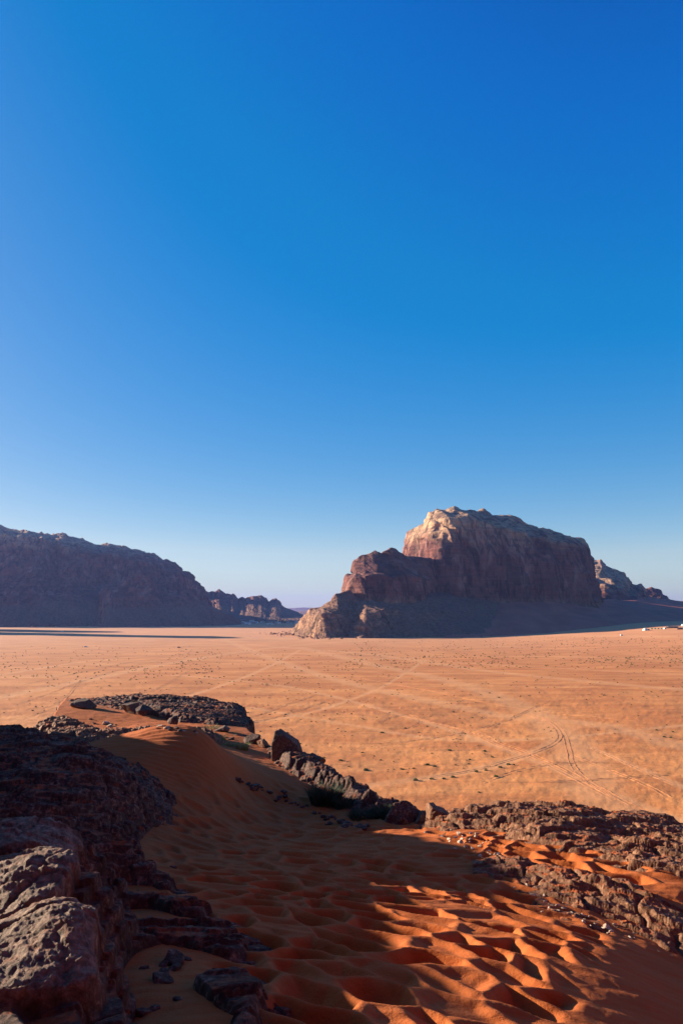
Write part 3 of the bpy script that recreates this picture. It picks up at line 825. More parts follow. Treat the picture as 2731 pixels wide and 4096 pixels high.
def slabpts(L, z0, kx, ky, row0):
    out = []
    for sx, sy in L: out.append(ZP(sx, sy, z0 + kx * (sx - 200) / 600.0 + ky * (sy - row0) / 250.0))
    return out
SL1 = slabpts([(-700, 3770), (0, 3702), (90, 3690), (170, 3668), (260, 3640), (350, 3632), (400, 3700), (392, 3780), (405, 3840), (330, 3872), (200, 3905), (0, 3945), (-700, 4010)], -3.12, 0.10, 0.16, 3800)
SL2 = slabpts([(-700, 3480), (0, 3452), (120, 3432), (235, 3415), (330, 3440), (300, 3490), (240, 3535), (110, 3570), (0, 3600), (-700, 3680)], -3.06, 0.10, 0.16, 3520)
SL3 = slabpts([(-700, 3330), (0, 3300), (200, 3262), (330, 3285), (250, 3350), (0, 3395), (-700, 3430)], -3.3, 0.10, 0.16, 3330)
NEAR = slabpts([(-600, 3700), (0, 3700), (300, 3680), (390, 3790), (0, 3950), (-600, 3950), (300, 3900)], -3.32, 0.10, 0.16, 3800) + slabpts([(-600, 3560), (0, 3580), (280, 3540), (180, 3440), (0, 3460)], -3.26, 0.10, 0.16, 3520)
rock('rock_ledge', 'dark thin-bedded rock ledge filling the lower left corner',
     [(-400, 2905, 28), (-150, 2908, 28), (0, 2912, 28), (87, 2914, 27.8), (187, 2941, 27), (287, 2989, 25.8), (375, 3024, 24.8), (488, 3063, 23.6), (600, 3101, 22.6), (636, 3150, 21.4),
      (-400, 2880, 'w', 31, -0.5), (0, 2880, 'w', 30.5, -0.5), (200, 2900, 'w', 29.8, -0.6), (400, 2990, 'w', 27.3, -0.6), (600, 3060, 'w', 25.0, -0.6), (730, 3130, 'w', 22.5, -0.6),
      ZP(0, 3100, -4.25), ZP(300, 3150, -4.4), (560, 3190, 19.4), ZP(0, 3300, -3.72), ZP(300, 3330, -3.85), ZP(500, 3350, -4.4), ZP(430, 3500, -4.15), ZP(470, 3640, -3.7), ZP(480, 3850, -3.6), ZP(470, 3980, -3.55), ZP(300, 4000, -3.33),
      ZP(-500, 3300, -3.8), ZP(-500, 3100, -4.3), ZP(-600, 4096, -3.2), ZP(0, 4096, -3.25), ZP(250, 4096, -3.32),
      (620, 3320, 's', -0.1), (640, 3400, 's', -0.25), (450, 3480, 's', 0.0), (520, 3560, 's', -0.25), (520, 3650, 's', -0.3), (560, 3850, 's', -0.3), (600, 3990, 's', -0.3), (560, 4096, 's', -0.25), 
      (640, 3560, 's', 0.06), (700, 3640, 's', 0.12), (800, 3740, 's', 0.12), (880, 3810, 's', 0.12), (780, 3950, 's', 0.04), (900, 4020, 's', 0.10), (1000, 4120, 's', 0.06),
      (730, 3530, 's', -0.15), (850, 3620, 's', -0.15), (1000, 3720, 's', -0.15), (1090, 3900, 's', -0.2), (1180, 4096, 's', -0.2), (800, 3300, 's', -0.6), (800, 3150, 's', -0.8)] + NEAR,
     (-0.66, 0.05, 5.0, 31, 620, 620), (640, 700), m_dark, 0.20, 0.11, (0.15, 0.50), (2.6, 0.5), 0.22, 100, -0.03, 0.045, absz=True, cracks=0.6, steps=[(SL1, 0.20), (SL2, 0.20), (SL3, 0.16)])
rock('rock_slab', 'broad dark flat slab with an overhanging blunt nose, behind the sunlit dune crest',
     [(230, 2812, 55), (287, 2806, 55), (400, 2812, 55), (505, 2800, 55.5), (592, 2784, 57), (697, 2786, 57), (767, 2791, 57), (836, 2806, 56), (906, 2814, 54.5), (949, 2826, 53), (1000, 2845, 52),
      (300, 2828, 53), (560, 2822, 51.5), (640, 2834, 49.5), (740, 2868, 47), (871, 2888, 46), (950, 2880, 47.5), (800, 2830, 51), (880, 2845, 50)],
     (-0.50, -0.06, 40, 62, 420, 260), (520, 330), m_dark, 0.08, 0.10, (0.04, 1.1), (1.6, 0.8), 0.0, 200, 0.0, 0.08, absz=True, cracks=1.3,
     poly=[(230, 2820, 55), (300, 2802, 57.5), (505, 2795, 58), (600, 2779, 59), (700, 2780, 59), (850, 2800, 58), (962, 2815, 56), (985, 2850, 52), (1012, 2880, 49.5), (960, 2890, 47), (871, 2896, 45.6), (740, 2878, 46.4), (640, 2842, 49), (560, 2828, 51), (290, 2836, 52)])
rock('rock_bank', 'crumbling tan rocky bank below the upper sand tongue, left of the dune crest',
     [(150, 2895, 38), (200, 2870, 42), (260, 2868, 42), (300, 2890, 39), (350, 2915, 36), (400, 2935, 34), (460, 2935, 34.5), (540, 2925, 36), (250, 2930, 34.5), (300, 2955, 32.5), (350, 2985, 30), (400, 3000, 29.2), (340, 3018, 27.8), (280, 2985, 30), (200, 2940, 33.5), (640, 2925, 36.5), (740, 2920, 38), (830, 2930, 38.5), (880, 2950, 36.5),
      (480, 2975, 's', -0.4), (330, 2862, 's', -0.35), (430, 2880, 's', -0.35), (560, 2895, 's', -0.3), (700, 2895, 's', -0.2), (900, 2900, 's', -0.2), (950, 2990, 's', -0.4), (100, 2880, 's', -0.3)],
     (-0.52, -0.14, 26, 48, 360, 300), (460, 380), m_tan, 0.22, 0.26, (0.08, 0.7), (1, 1), 0.0, 300, -0.05, 0.09, absz=True, cracks=0.9,
     poly=[(120, 2910, 37), (200, 2870, 43), (300, 2880, 41), (400, 2920, 36.5), (560, 2915, 38), (760, 2910, 40), (900, 2945, 39), (880, 2975, 36), (700, 2945, 35.5), (520, 2945, 34), (440, 2990, 31), (360, 3030, 28), (270, 3000, 28.6), (180, 2950, 32)])
rock('rock_ridge', 'dark shadowed rock ridge dropping towards the plain, right of the dune',
     [(1090, 2990, 38), (1150, 3000, 38), (1215, 3022, 37), (1300, 3082, 34), (1360, 3120, 32), (1400, 3142, 30.5), (1480, 3172, 28.5), (1530, 3217, 27), (1570, 3225, 26.2), (1610, 3215, 25.8), (1640, 3228, 25.2), (1680, 3262, 24.4), (1712, 3300, 23.6),
      (1560, 3280, 25.0), (1640, 3290, 24.2), (1150, 3060, 's', 0.5), (1250, 3100, 's', 0.5), (1400, 3190, 's', 0.4), (1500, 3240, 's', 0.4),
      (1050, 3000, 's', 0.15), (1040, 3050, 's', -0.15), (960, 3000, 's', -0.5), (900, 3080, 's', -0.6), (1100, 3180, 's', -0.5), (1250, 3280, 's', -0.5), (1450, 3350, 's', -0.5), (1180, 3125, 's', -0.1), (1330, 3220, 's', -0.1), (1480, 3280, 's', -0.1), (1620, 3325, 's', -0.1), (1740, 3330, 's', -0.2), (1780, 3290, 'w', 24, -0.8), (1700, 3230, 'w', 27, -1.5), (1500, 3150, 'w', 31, -1.5), (1300, 3040, 'w', 37, -1.5), (1150, 2970, 'w', 41, -1.0)],
     (-0.22, 0.17, 21, 44, 420, 330), (420, 360), m_dark, 0.4, 0.22, (0.10, 0.8), (1, 1), 0.5, 400, -0.05, 0.08, cells=0.9, cellamp=0.12, absz=True,
     poly=[(1060, 2990, 40), (1160, 2980, 41), (1400, 3110, 33), (1560, 3190, 28.5), (1660, 3200, 27), (1750, 3290, 23.6), (1720, 3330, 22.3), (1600, 3318, 22.6), (1480, 3275, 24.6), (1330, 3200, 27.5), (1190, 3122, 30.8), (1080, 3055, 34)])
rock('rock_outcrop', 'broad rough pitted outcrop in sunlight at the right, along the edge above the plain',
     [(1712, 3280, 22.4), (1745, 3252, 22.6), (1800, 3237, 23), (1870, 3227, 23), (1980, 3217, 23), (2040, 3208, 23), (2160, 3206, 23), (2280, 3206, 23), (2360, 3235, 23), (2480, 3240, 23), (2560, 3256, 23), (2640, 3276, 23), (2731, 3300, 23), (2900, 3330, 23),
      (1760, 3330, 's', 0.02), (1850, 3320, 's', 0.02), (2000, 3330, 's', 0.04), (2200, 3370, 's', 0.08), (2400, 3380, 's', 0.12), (2600, 3430, 's', 0.14), (2731, 3450, 's', 0.15), (2500, 3340, 's', 0.2),
      (1720, 3335, 's', -0.3), (1850, 3365, 's', -0.45), (2000, 3370, 's', -0.45), (2200, 3412, 's', -0.4), (2400, 3460, 's', -0.4), (2600, 3510, 's', -0.35), (2731, 3540, 's', -0.35), (2300, 3480, 's', -0.8), (2731, 3620, 's', -0.9), (2500, 3560, 's', -0.9), (1950, 3430, 's', -0.8),
      (2100, 3355, 's', 0.0), (2300, 3400, 's', 0.0), (2500, 3430, 's', 0.08), (2650, 3470, 's', 0.05),
      (1700, 3240, 'w', 25.2, -1.0), (2000, 3190, 'w', 25.6, -1.0), (2300, 3180, 'w', 25.6, -1.0), (2731, 3270, 'w', 25.6, -1.0)],
     (0.10, 0.64, 14, 27, 560, 420), (600, 420), m_tan, 0.14, 0.20, (0.07, 0.9), (2.2, 0.7), -0.30, 500, -0.04, 0.055, absz=True, cracks=1.0)
rock('rock_rib', 'lower knobbly rock rib between two strips of sand at the right',
     [(1985, 3450, 's', 0.08), (2080, 3462, 's', 0.14), (2200, 3495, 's', 0.16), (2350, 3545, 's', 0.22), (2500, 3600, 's', 0.26), (2600, 3650, 's', 0.28), (2731, 3720, 's', 0.28), (2150, 3540, 's', 0.06), (2300, 3610, 's', 0.06), (2450, 3670, 's', 0.08), (2600, 3735, 's', 0.12),
      (1950, 3430, 's', -0.08), (2050, 3410, 's', -0.25), (2200, 3440, 's', -0.3), (2400, 3495, 's', -0.3), (2600, 3565, 's', -0.3), (2731, 3620, 's', -0.3), (2050, 3520, 's', -0.08), (2200, 3640, 's', -0.1), (2400, 3720, 's', -0.08), (2600, 3810, 's', -0.1), (2731, 3860, 's', -0.1), (2900, 3800, 's', 0.1), (1750, 3800, 's', -0.7), (1950, 3960, 's', -0.7), (2250, 3950, 's', -0.7), (2500, 3990, 's', -0.6), (1850, 3600, 's', -0.6)],
     (0.18, 0.64, 8.5, 19, 460, 380), (520, 420), m_tan, 0.10, 0.15, (0.05, 0.6), (2.0, 0.6), -0.40, 600, -0.03, 0.045, cracks=0.7)

# ---- crag just left of the frame: its shadow fills the trough
SH = np.array([-math.sin(R(SUN_AZ)), math.cos(R(SUN_AZ))]); NV = np.array([SH[1], -SH[0]])
TANE = math.tan(R(SUN_EL))
CRAG = [(-12, -2.2), (2, -2.5), (5, -2.4), (6.3, -2.0), (7.3, -1.6), (9.5, -1.32), (11.6, -1.28), (12.5, -1.12), (13.8, -1.12), (14.5, -0.5), (15.3, -0.25), (16.3, -0.1), (18.7, -0.1), (19.6, -0.3), (20.2, -0.85), (20.8, -1.0), (21.6, -0.9), (22.4, -0.5), (23, -0.4), (24.6, -0.4), (25.1, -2.2), (26, -4.5), (27, -8), (29, -11)]
def crag_t(v):
    return np.maximum(1.47 * v + 3.0, 12)
def build_crag():
    v = np.linspace(-12, 29, 420); w = np.linspace(-1, 1, 41)
    Vv, W = np.meshgrid(v, w, indexing='ij')
    top = np.interp(v, [c[0] for c in CRAG], [c[1] for c in CRAG]) + 0.24 * fbm(v / 0.6, 0 * v, 0, 4, 701)
    tc = crag_t(v)
    T = tc[:, None] + W * 3.2
    X = Vv * NV[0] + T * SH[0]; Y = Vv * NV[1] + T * SH[1]
    n = fbm(X / 1.2, Y / 1.2, 0, 4, 702)
    prof = 1 - np.abs(W + 0.1 * n * (1 - np.abs(W))) ** 2.2
    Z = CAM_Z - 12 + (top[:, None] + 12) * np.clip(prof, 0, 1) + 0.25 * n * np.abs(W)
    ql = Z / 0.35
    Z = Z * 0.5 + 0.5 * 0.35 * (np.floor(ql) + sstep(0, 0.3, ql - np.floor(ql)))
    G = np.stack([X, Y, Z], -1)
    o = mesh_from_grid('rock_crag', G, m_dark, flip=True, attrs={'hollow': 0 * X})
    tag(o, 'layered dark crag rising beyond the left edge of the view', kind='structure')
build_crag()
if DEBUG_SH:
    for (sx, sy, lit) in [(560, 3060, 1), (750, 2945, 1), (400, 3020, 1), (880, 3118, 1), (700, 3130, 0), (1000, 3200, 0), (1150, 3195, 0), (1250, 3300, 0), (1366, 3350, 0), (1700, 3320, 0), (1850, 3380, 1), (1850, 3340, 1), (1300, 3450, 0), (1280, 3500, 1), (1450, 3620, 1), (1300, 3700, 0), (1600, 3600, 1), (1650, 3900, 1), (1750, 4050, 1), (1400, 3900, 0), (1900, 3700, 1), (2200, 3650, 1), (2100, 3900, 1), (2300, 4000, 1), (2600, 3950, 0), (2000, 3500, 0), (2100, 3560, 1), (900, 3600, 0)]:
        p = hit(sx, sy); v = p[0] * NV[0] + p[1] * NV[1]; t = p[0] * SH[0] + p[1] * SH[1]
        need = p[2] - CAM_Z + (float(crag_t(np.array(v))) - t) * TANE
        print('SH', sx, sy, 'LIT' if lit else 'dark', 'd %.1f z %.2f v %.1f t %.1f  top %s %.2f have %.2f' % (p[1], p[2] - CAM_Z, v, t, '<' if lit else '>', need, np.interp(v, [c[0] for c in CRAG], [c[1] for c in CRAG])))

# ---- added cliff at the viewer's back, out of view: closes off the rear of the sky and bounces warm light
def build_added_cliff():
    th = np.linspace(R(-100), R(112), 260); hz = np.linspace(0, 1, 60)
    T, Hh = np.meshgrid(th, hz, indexing='ij')
    rr = 15 + 4.0 * fbm(T * 6, Hh * 3, 0, 4, 811) + 5 * Hh + 0.5 * ((Hh * 14) % 1)
    X = rr * np.sin(T) * 1.5; Y = 3 - rr * np.cos(T)
    Z = CAM_Z - 6 + Hh * 36 + 1.5 * fbm(T * 5, 0 * T, 0, 3, 812)
    t = NT('added_cliff_red'); t.col(t.ramp(t.noise(0.4, t.pos((1, 1, 3)), 7, 0.6), [(0.3, (0.13, 0.022, 0.008)), (0.7, (0.24, 0.045, 0.015))])); t.bump(t.noise(1.5, None, 8, 0.7), 0.3, 0.8)
    o = mesh_from_grid('added_cliff', np.stack([X, Y, Z], -1), t.m)
    tag(o, 'added unseen cliff behind the viewpoint, blocking sky and bouncing warm light', kind='structure')
build_added_cliff()
# ============================================================ loose things
random.seed(11)
rng = np.random.default_rng(5)

def ico(sub):
    import bmesh
    bm = bmesh.new(); bmesh.ops.create_icosphere(bm, subdivisions=sub, radius=1.0)
    V = np.array([v.co[:] for v in bm.verts]); F = np.array([[v.index for v in f.verts] for f in bm.faces]); bm.free()
    return V, F
ICO = {k: ico(k) for k in (1, 2, 3, 5)}

def boulder_mesh(size, seed, facets=9, sub=5, rough=0.03, cuts=None, sink=0.25):
    V, F = ICO[sub]
    r = np.random.default_rng(seed)
    V = V * 1.35
    pl = [(np.array(n) / np.linalg.norm(n), d) for n, d in (cuts or [])]
    for _ in range(facets):
        n = r.normal(size=3); n /= np.linalg.norm(n); pl.append((n, r.uniform(0.55, 0.95)))
    for n, d in pl:
        s = V @ n
        V = V - np.maximum(s - d, 0)[:, None] * n
    V = V * np.array(size) / 2 / np.abs(V).max(0)
    k = min(size)
    nn = V / (np.linalg.norm(V, axis=1, keepdims=True) + 1e-9)
    q = V / (k * 0.45)
    V = V + nn * (rough * k * fbm(q[:, 0], q[:, 1], q[:, 2], 5, seed, 0.6))[:, None] * 2
    V[:, 2] += size[2] * (0.5 - sink)
    return V, F

def place(o, p, rz=0.0, s=1.0):
    o.location = (float(p[0]), float(p[1]), float(p[2])); o.rotation_euler = (0, 0, rz); o.scale = (s, s, s)

def boulder(sx, sy, d, size, seed, label, mat=None, rz=0.0, cuts=None, facets=9, group=None, rough=0.03, sink=0.25, tilt=(0, 0)):
    V, F = boulder_mesh(size, seed, facets, 5, rough, cuts, sink)
    o = mesh_obj('boulder', V, F, mat or m_dark, attrs={'hollow': np.zeros(len(V))}, smooth=True)
    p = P(sx, sy, d) if d else hit(sx, sy)
    place(o, p, rz); o.rotation_euler = (tilt[0], tilt[1], rz)
    tag(o, label, 'boulder', group)
    return o
def hull_boulder(sx, sy, d, pts, seed, label, mat, rz=0.0, rough=0.03):
    import bmesh
    bm = bmesh.new()
    for p in pts: bm.verts.new(p)
    bmesh.ops.convex_hull(bm, input=bm.verts)
    bmesh.ops.triangulate(bm, faces=bm.faces)
    bmesh.ops.subdivide_edges(bm, edges=bm.edges, cuts=14, use_grid_fill=True)
    for _ in range(2): bmesh.ops.smooth_vert(bm, verts=bm.verts, factor=0.5, use_axis_x=True, use_axis_y=True, use_axis_z=True)
    bmesh.ops.triangulate(bm, faces=bm.faces)
    bm.verts.index_update()
    V = np.array([v.co[:] for v in bm.verts]); F = np.array([[v.index for v in f.verts] for f in bm.faces]); bm.free()
    c = V.mean(0); N = V - c; N /= np.linalg.norm(N, axis=1, keepdims=True) + 1e-9
    V = V + N * (rough * (fbm(V[:, 0] / 0.5, V[:, 1] / 0.5, V[:, 2] / 0.5, 5, seed, 0.6) * 2 + fbm(V[:, 0] / 1.6, V[:, 1] / 1.6, V[:, 2] / 1.6, 2, seed + 3)))[:, None]
    o = mesh_obj('boulder', V, F, mat, attrs={'hollow': np.zeros(len(V))}, smooth=True)
    place(o, P(sx, sy, d), rz); tag(o, label, 'boulder')
    return o
m_block = mat_rock('grey_brown_rock', (0.07, 0.038, 0.03), (0.16, 0.085, 0.06), (0.30, 0.18, 0.12), 0.0, 0.35)
hull_boulder(1150, 3070, 34.5, [(-0.78, -0.35, -0.3), (0.8, -0.45, -0.3), (0.75, 0.6, -0.3), (-0.7, 0.6, -0.3), (-0.76, -0.45, 1.2), (-0.62, -0.3, 1.72), (-0.35, 0.1, 1.82), (-0.18, -0.5, 1.62), (0.48, -0.45, 1.15), (0.74, -0.2, 0.85), (0.8, -0.4, 0.3), (0.5, 0.5, 1.2), (-0.6, 0.5, 1.6)], 21, 'largest angular boulder, its slanted top catching the sun at the dune edge', m_block, 0.0, 0.035)
boulder(335, 2838, 51, (1.9, 1.4, 1.0), 22, 'rounded pale-topped boulder at the left end of the dark slab', m_block, 0.2, None, 8, sink=0.15)
boulder(508, 2846, 50, (1.25, 1.3, 1.15), 23, 'tilted block leaning beside the dark slab', m_block, 0.5, [((-0.6, 0, 0.8), 0.35)], 6, sink=0.15, tilt=(0, 0.5))
boulder(575, 2853, 49, (1.1, 1.0, 0.75), 24, 'low dark block under the near edge of the slab', m_dark, 0.1, None, 7)
boulder(698, 2900, 44, (0.85, 0.8, 0.75), 25, 'small dark cube-like block in front of the slab', m_dark, 0.6, None, 6)
boulder(898, 2925, 42, (1.25, 0.9, 0.75), 26, 'pale triangular boulder below the overhanging nose', m_block, 0.1, [((0.6, 0, 0.8), 0.3), ((-0.6, 0, 0.8), 0.3)], 5)
boulder(1008, 2995, 39, (1.0, 1.0, 1.15), 27, 'dark rounded boulder left of the largest boulder', m_dark, 0.3, None, 8)
boulder(1048, 2985, 38, (0.6, 0.6, 0.7), 28, 'small sunlit brown rock between two dark boulders', m_tan, 0.9, None, 8, rough=0.06)
boulder(962, 2952, 41, (0.9, 0.8, 0.4), 29, 'flat dark stone on the sand by the grass tufts', m_dark, 0.3, None, 7)
boulder(1312, 3118, 31, (0.6, 0.35, 0.4), 30, 'pale smooth stone lying among the dark ridge rocks', m_block, 0.5, None, 6)
boulder(1245, 3065, 35, (1.6, 1.3, 1.0), 31, 'broad dark boulder just right of the largest boulder', m_dark, 0.5, None, 8)
hull_boulder(1625, 3310, 23.6, [(-0.75, -0.5, -0.3), (0.8, -0.5, -0.3), (0.8, 0.6, -0.3), (-0.8, 0.6, -0.3), (-0.7, -0.3, 0.45), (-0.4, -0.1, 0.78), (0.1, 0.0, 0.86), (0.5, -0.1, 0.55), (0.85, -0.1, 0.1), (0.2, 0.5, 0.6), (-0.3, -0.55, 0.45)], 32, 'black humped boulder at the right end of the dark ridge', m_dark, 0.1, 0.07)
boulder(1700, 3290, 23.2, (0.8, 0.7, 0.45), 33, 'knobbly tan rock where the ridge meets the sunlit sand', m_tan, 0.2, None, 9, rough=0.07)
boulder(1745, 3270, 22.8, (0.9, 0.8, 0.6), 34, 'grey-brown rock at the left tip of the sunlit outcrop', m_tan, 1.2, None, 9, rough=0.07)

# pebbles and stones
tP = NT('pale_stone'); tP.col(tP.ramp(tP.noise(20, None, 4, 0.6), [(0.35, (0.30, 0.17, 0.11)), (0.65, (0.62, 0.45, 0.33))]))
m_pale = tP.m
peb = []
for k in range(4):
    V, F = boulder_mesh((1.0, 0.8, 0.5), 900 + k, 6, 3, 0.04, None, 0.25)
    peb.append(mesh_obj('stone', V, F, m_pale if k < 2 else m_dark, attrs={'hollow': np.zeros(len(V))}, smooth=True))
used = [False] * 4
def stone(p, s, k, label, group):
    if not used[k]:
        o = peb[k]; used[k] = True
    else:
        o = peb[k].copy(); scene.collection.objects.link(o)
    place(o, p, random.uniform(0, 6.28), s); tag(o, label(p, s) if callable(label) else label, 'stone', group)
def strew(n, line, spread, smin, smax, kinds, label, group):
    L = np.array(line, float)
    for _ in range(n):
        t = random.uniform(0, len(L) - 1.001); i = int(t); q = L[i] * (1 - (t - i)) + L[i + 1] * (t - i)
        p = hit(q[0] + random.gauss(0, spread), q[1] + random.gauss(0, spread * 0.35))
        stone((p[0], p[1], p[2] - 0.02), random.uniform(smin, smax) * (1 if random.random() < 0.85 else 1.7), random.choice(kinds), label, group)
strew(46, [(932, 3107), (1040, 3150), (1150, 3195), (1260, 3250), (1366, 3292), (1480, 3318)], 16, 0.12, 0.36, (2, 3), lambda p, s: ('%s dark stone in the debris line %s' % ('larger' if s > 0.3 else 'tiny' if s < 0.18 else 'small', 'near the dune crest' if p[1] > 26.5 else 'halfway down the shaded dune' if p[1] > 24.2 else 'at its lower end by the black hump')), 'dark stones along the dune')
strew(34, [(560, 3450), (540, 3600), (600, 3750), (640, 3900), (700, 4060)], 60, 0.05, 0.22, (2, 3, 2), lambda p, s: ('%s dark stone in the shaded sand pocket %s' % ('larger' if s > 0.2 else 'tiny' if s < 0.1 else 'small', 'near the bottom edge' if p[1] < 9.5 else 'beside the layered ledge')), 'dark stones in the shaded sand pocket')
strew(46, [(1730, 3300), (1850, 3350), (1960, 3400), (2030, 3500)], 40, 0.06, 0.16, (0, 1), lambda p, s: ('%s pale stone on sunlit sand %s' % ('larger' if s > 0.13 else 'small', 'at the left tip of the outcrop' if p[0] < 3.2 else 'between the outcrop and the knobbly rib')), 'pale stones by the outcrop')
strew(60, [(2080, 3540), (2250, 3640), (2400, 3700), (2600, 3790), (2720, 3860)], 34, 0.04, 0.11, (0, 1), lambda p, s: ('%s pale stone below the knobbly rib, %s' % ('larger' if s > 0.09 else 'tiny', 'near its left tip' if p[0] < 4.3 else 'along its middle' if p[0] < 5.3 else 'towards the right edge')), 'pale stones below the rib')
strew(36, [(300, 2880), (420, 2905), (560, 2900), (700, 2915), (840, 2940), (980, 2985)], 18, 0.14, 0.42, (0, 2, 3), lambda p, s: ('%s stone on the upper sand, %s' % ('larger' if s > 0.34 else 'small', 'left of the tan bank' if p[0] < -14 else 'between bank and slab' if p[0] < -8.5 else 'by the grass tufts')), 'stones behind the dune crest')
for k in range(4):
    if not used[k]: bpy.data.objects.remove(peb[k])

# ---- tufts of desert grass and bushes near the dune
def mat_leaf(name, a, b):
    t = NT(name); t.col(t.ramp(t.noise(2.5, None, 3, 0.6), [(0.35, a), (0.65, b)])); t.b.inputs['Roughness'].default_value = 0.7
    return t.m
m_grass = mat_leaf('pale_grass', (0.20, 0.24, 0.10), (0.40, 0.40, 0.20))
m_bush = mat_leaf('green_bush', (0.025, 0.050, 0.032), (0.075, 0.105, 0.060))
m_shrub = mat_leaf('desert_shrub_leaf', (0.035, 0.065, 0.016), (0.085, 0.12, 0.032))

def blades(n, w, h, bw, seed):
    r = np.random.default_rng(seed); V = []; F = []
    for _ in range(n):
        a = r.uniform(0, 2 * np.pi); rr = w * 0.28 * r.random() ** 0.5; b = r.uniform(0, 2 * np.pi)
        base = np.array([rr * np.cos(a), rr * np.sin(a), -0.03])
        out = np.array([np.cos(a + r.normal() * 0.5), np.sin(a + r.normal() * 0.5), 0]) * r.uniform(0.1, 0.5) * w * 0.6
        hh = h * r.uniform(0.55, 1.0); side = np.array([np.cos(b), np.sin(b), 0]) * bw / 2
        p0, p1, p2 = base, base + out * 0.35 + [0, 0, hh * 0.6], base + out + [0, 0, hh]
        i = len(V); V += [p0 - side, p0 + side, p1 - side * 0.8, p1 + side * 0.8, p2 - side * 0.15, p2 + side * 0.15]
        F += [(i, i + 1, i + 3, i + 2), (i + 2, i + 3, i + 5, i + 4)]
    return np.array(V), np.array(F)
def tuft(sx, sy, d, w, h, n, mat, label, seed, name='grass_tuft', cat='grass tuft', bw=0.02):
    V, F = blades(n, w, h, bw, seed)
    o = mesh_obj(name, V, F, mat, smooth=False)
    p = P(sx, sy, d) if d else hit(sx, sy)
    place(o, p); tag(o, label, cat)
tuft(842, 2938, 43, 1.3, 0.62, 420, m_grass, 'widest pale grass tuft, beneath the overhanging nose of the slab', 1, bw=0.022)
tuft(876, 2978, 38.5, 0.95, 0.55, 340, m_grass, 'pale grass tuft just in front of the widest tuft', 2, bw=0.02)
tuft(919, 2997, 36.5, 0.7, 0.42, 260, m_grass, 'smallest pale grass tuft, between two larger ones', 3, bw=0.02)
tuft(968, 3002, 36, 1.0, 0.48, 340, m_grass, 'pale grass tuft nearest the largest boulder', 4, bw=0.02)
tuft(1122, 3050, 34.5, 1.1, 0.5, 300, m_bush, 'dim grass tuft in the shade at the foot of the largest boulder', 5, bw=0.022)
tuft(1300, 3212, 26.5, 1.9, 0.75, 900, m_bush, 'large feathery green bush in the shaded gully', 6, 'desert_bush', 'bush', 0.016)
tuft(1375, 3232, 26.0, 1.1, 0.5, 350, m_bush, 'feathery bush touching the right side of the large one', 7, 'desert_bush', 'bush', 0.016)
tuft(1450, 3285, 24.4, 1.3, 0.45, 700, m_bush, 'low green bush near the foot of the shaded gully', 8, 'desert_bush', 'bush', 0.016)
tuft(1530, 3290, 24.4, 1.0, 0.6, 600, m_bush, 'upright green bush beside the black humped boulder', 9, 'desert_bush', 'bush', 0.016)

# ---- shrubs dotting the plain
def gz(x, y):
    x = np.atleast_1d(np.asarray(x, float)); y = np.atleast_1d(np.asarray(y, float))
    W = wear_at(x, y)
    churn = (0.16 * fbm(x / 1.8, y / 1.8, 0, 3, 21) + 0.25 * fbm(x / 9, y / 9, 0, 2, 22)) * (1 - sstep(350, 700, y))
    return plain_z(x, y) + churn * (1 - 0.85 * W)

def shrub_geo(n, leaf, seed):
    r = np.random.default_rng(seed)
    a = r.uniform(0, 2 * np.pi, n); e = np.arcsin(r.random(n)); k = 0.5 * r.uniform(0.55, 1.05, n) * (1 + 0.18 * np.sin(3 * a + seed))
    c = np.stack([k * np.cos(a) * np.cos(e), k * np.sin(a) * np.cos(e), 0.95 * k * np.sin(e)], -1)
    t1 = r.normal(size=(n, 3)); t1 /= np.linalg.norm(t1, axis=1, keepdims=True)
    t2 = np.cross(t1, r.normal(size=(n, 3))); t2 /= np.linalg.norm(t2, axis=1, keepdims=True)
    s = leaf * r.uniform(0.6, 1.3, (n, 1))
    V = np.stack([c - t1 * s, c + t2 * s * 0.5, c + t1 * s, c - t2 * s * 0.5], 1).reshape(-1, 3)
    return V, np.arange(n * 4).reshape(-1, 4)
protos = []
for k in range(5):
    V, F = shrub_geo(170, 0.11, 40 + k)
    protos.append(mesh_obj('desert_shrub', V, F, m_shrub, smooth=False))
pu = [False] * 5
Z4 = lambda x, y: (1366 + x * .8705, 2450 + y * .8705)
Z8 = lambda x, y: (1100 + x * .3827, 2900 + y * .3827)
Z7 = lambda x, y: (100 + x * .7015, 2700 + y * .7015)
near = [Z4(*q) + (s,) for q, s in [((190, 552), .9), ((293, 531), .9), ((355, 551), .6), ((392, 525), .8), ((45, 466), .9), ((220, 461), .8), ((110, 725), 1.2), ((280, 722), 1.2), ((330, 718), .9), ((395, 703), 1.3), ((428, 709), 1.0), ((340, 771), 1.25), ((412, 764), 1.1), ((468, 763), .9), ((510, 757), 1.1), ((523, 703), .7), ((583, 694), .7), ((588, 675), .8), ((618, 733), 1.1), ((655, 639), 1.1), ((663, 728), .9), ((708, 754), 1.1), ((728, 713), 1.0), ((765, 700), 1.2), ((690, 663), .9), ((495, 633), 1.2), ((415, 647), .8), ((95, 645), .8), ((180, 678), .8), ((600, 484), 1.0), ((722, 392), 1.0), ((680, 371), 1.0), ((630, 826), .8), ((515, 458), .9), ((560, 455), .7), ((1445, 541), .9), ((1520, 549), .8), ((1480, 572), 1.0), ((1510, 575), 1.0), ((790, 702), .7), ((960, 545), .7)]]
near += [Z8(*q) + (s,) for q, s in [((655, 40), .8), ((735, 70), .6), ((725, 115), .5), ((805, 118), .6), ((1110, 78), .9), ((1360, 33), .9), ((1500, 77), .7), ((390, 228), .6), ((680, 232), .6), ((915, 290), .8), ((510, 343), .9), ((685, 373), 1.1), ((950, 465), 1.1), ((770, 435), .6), ((130, 85), 1.0)]]
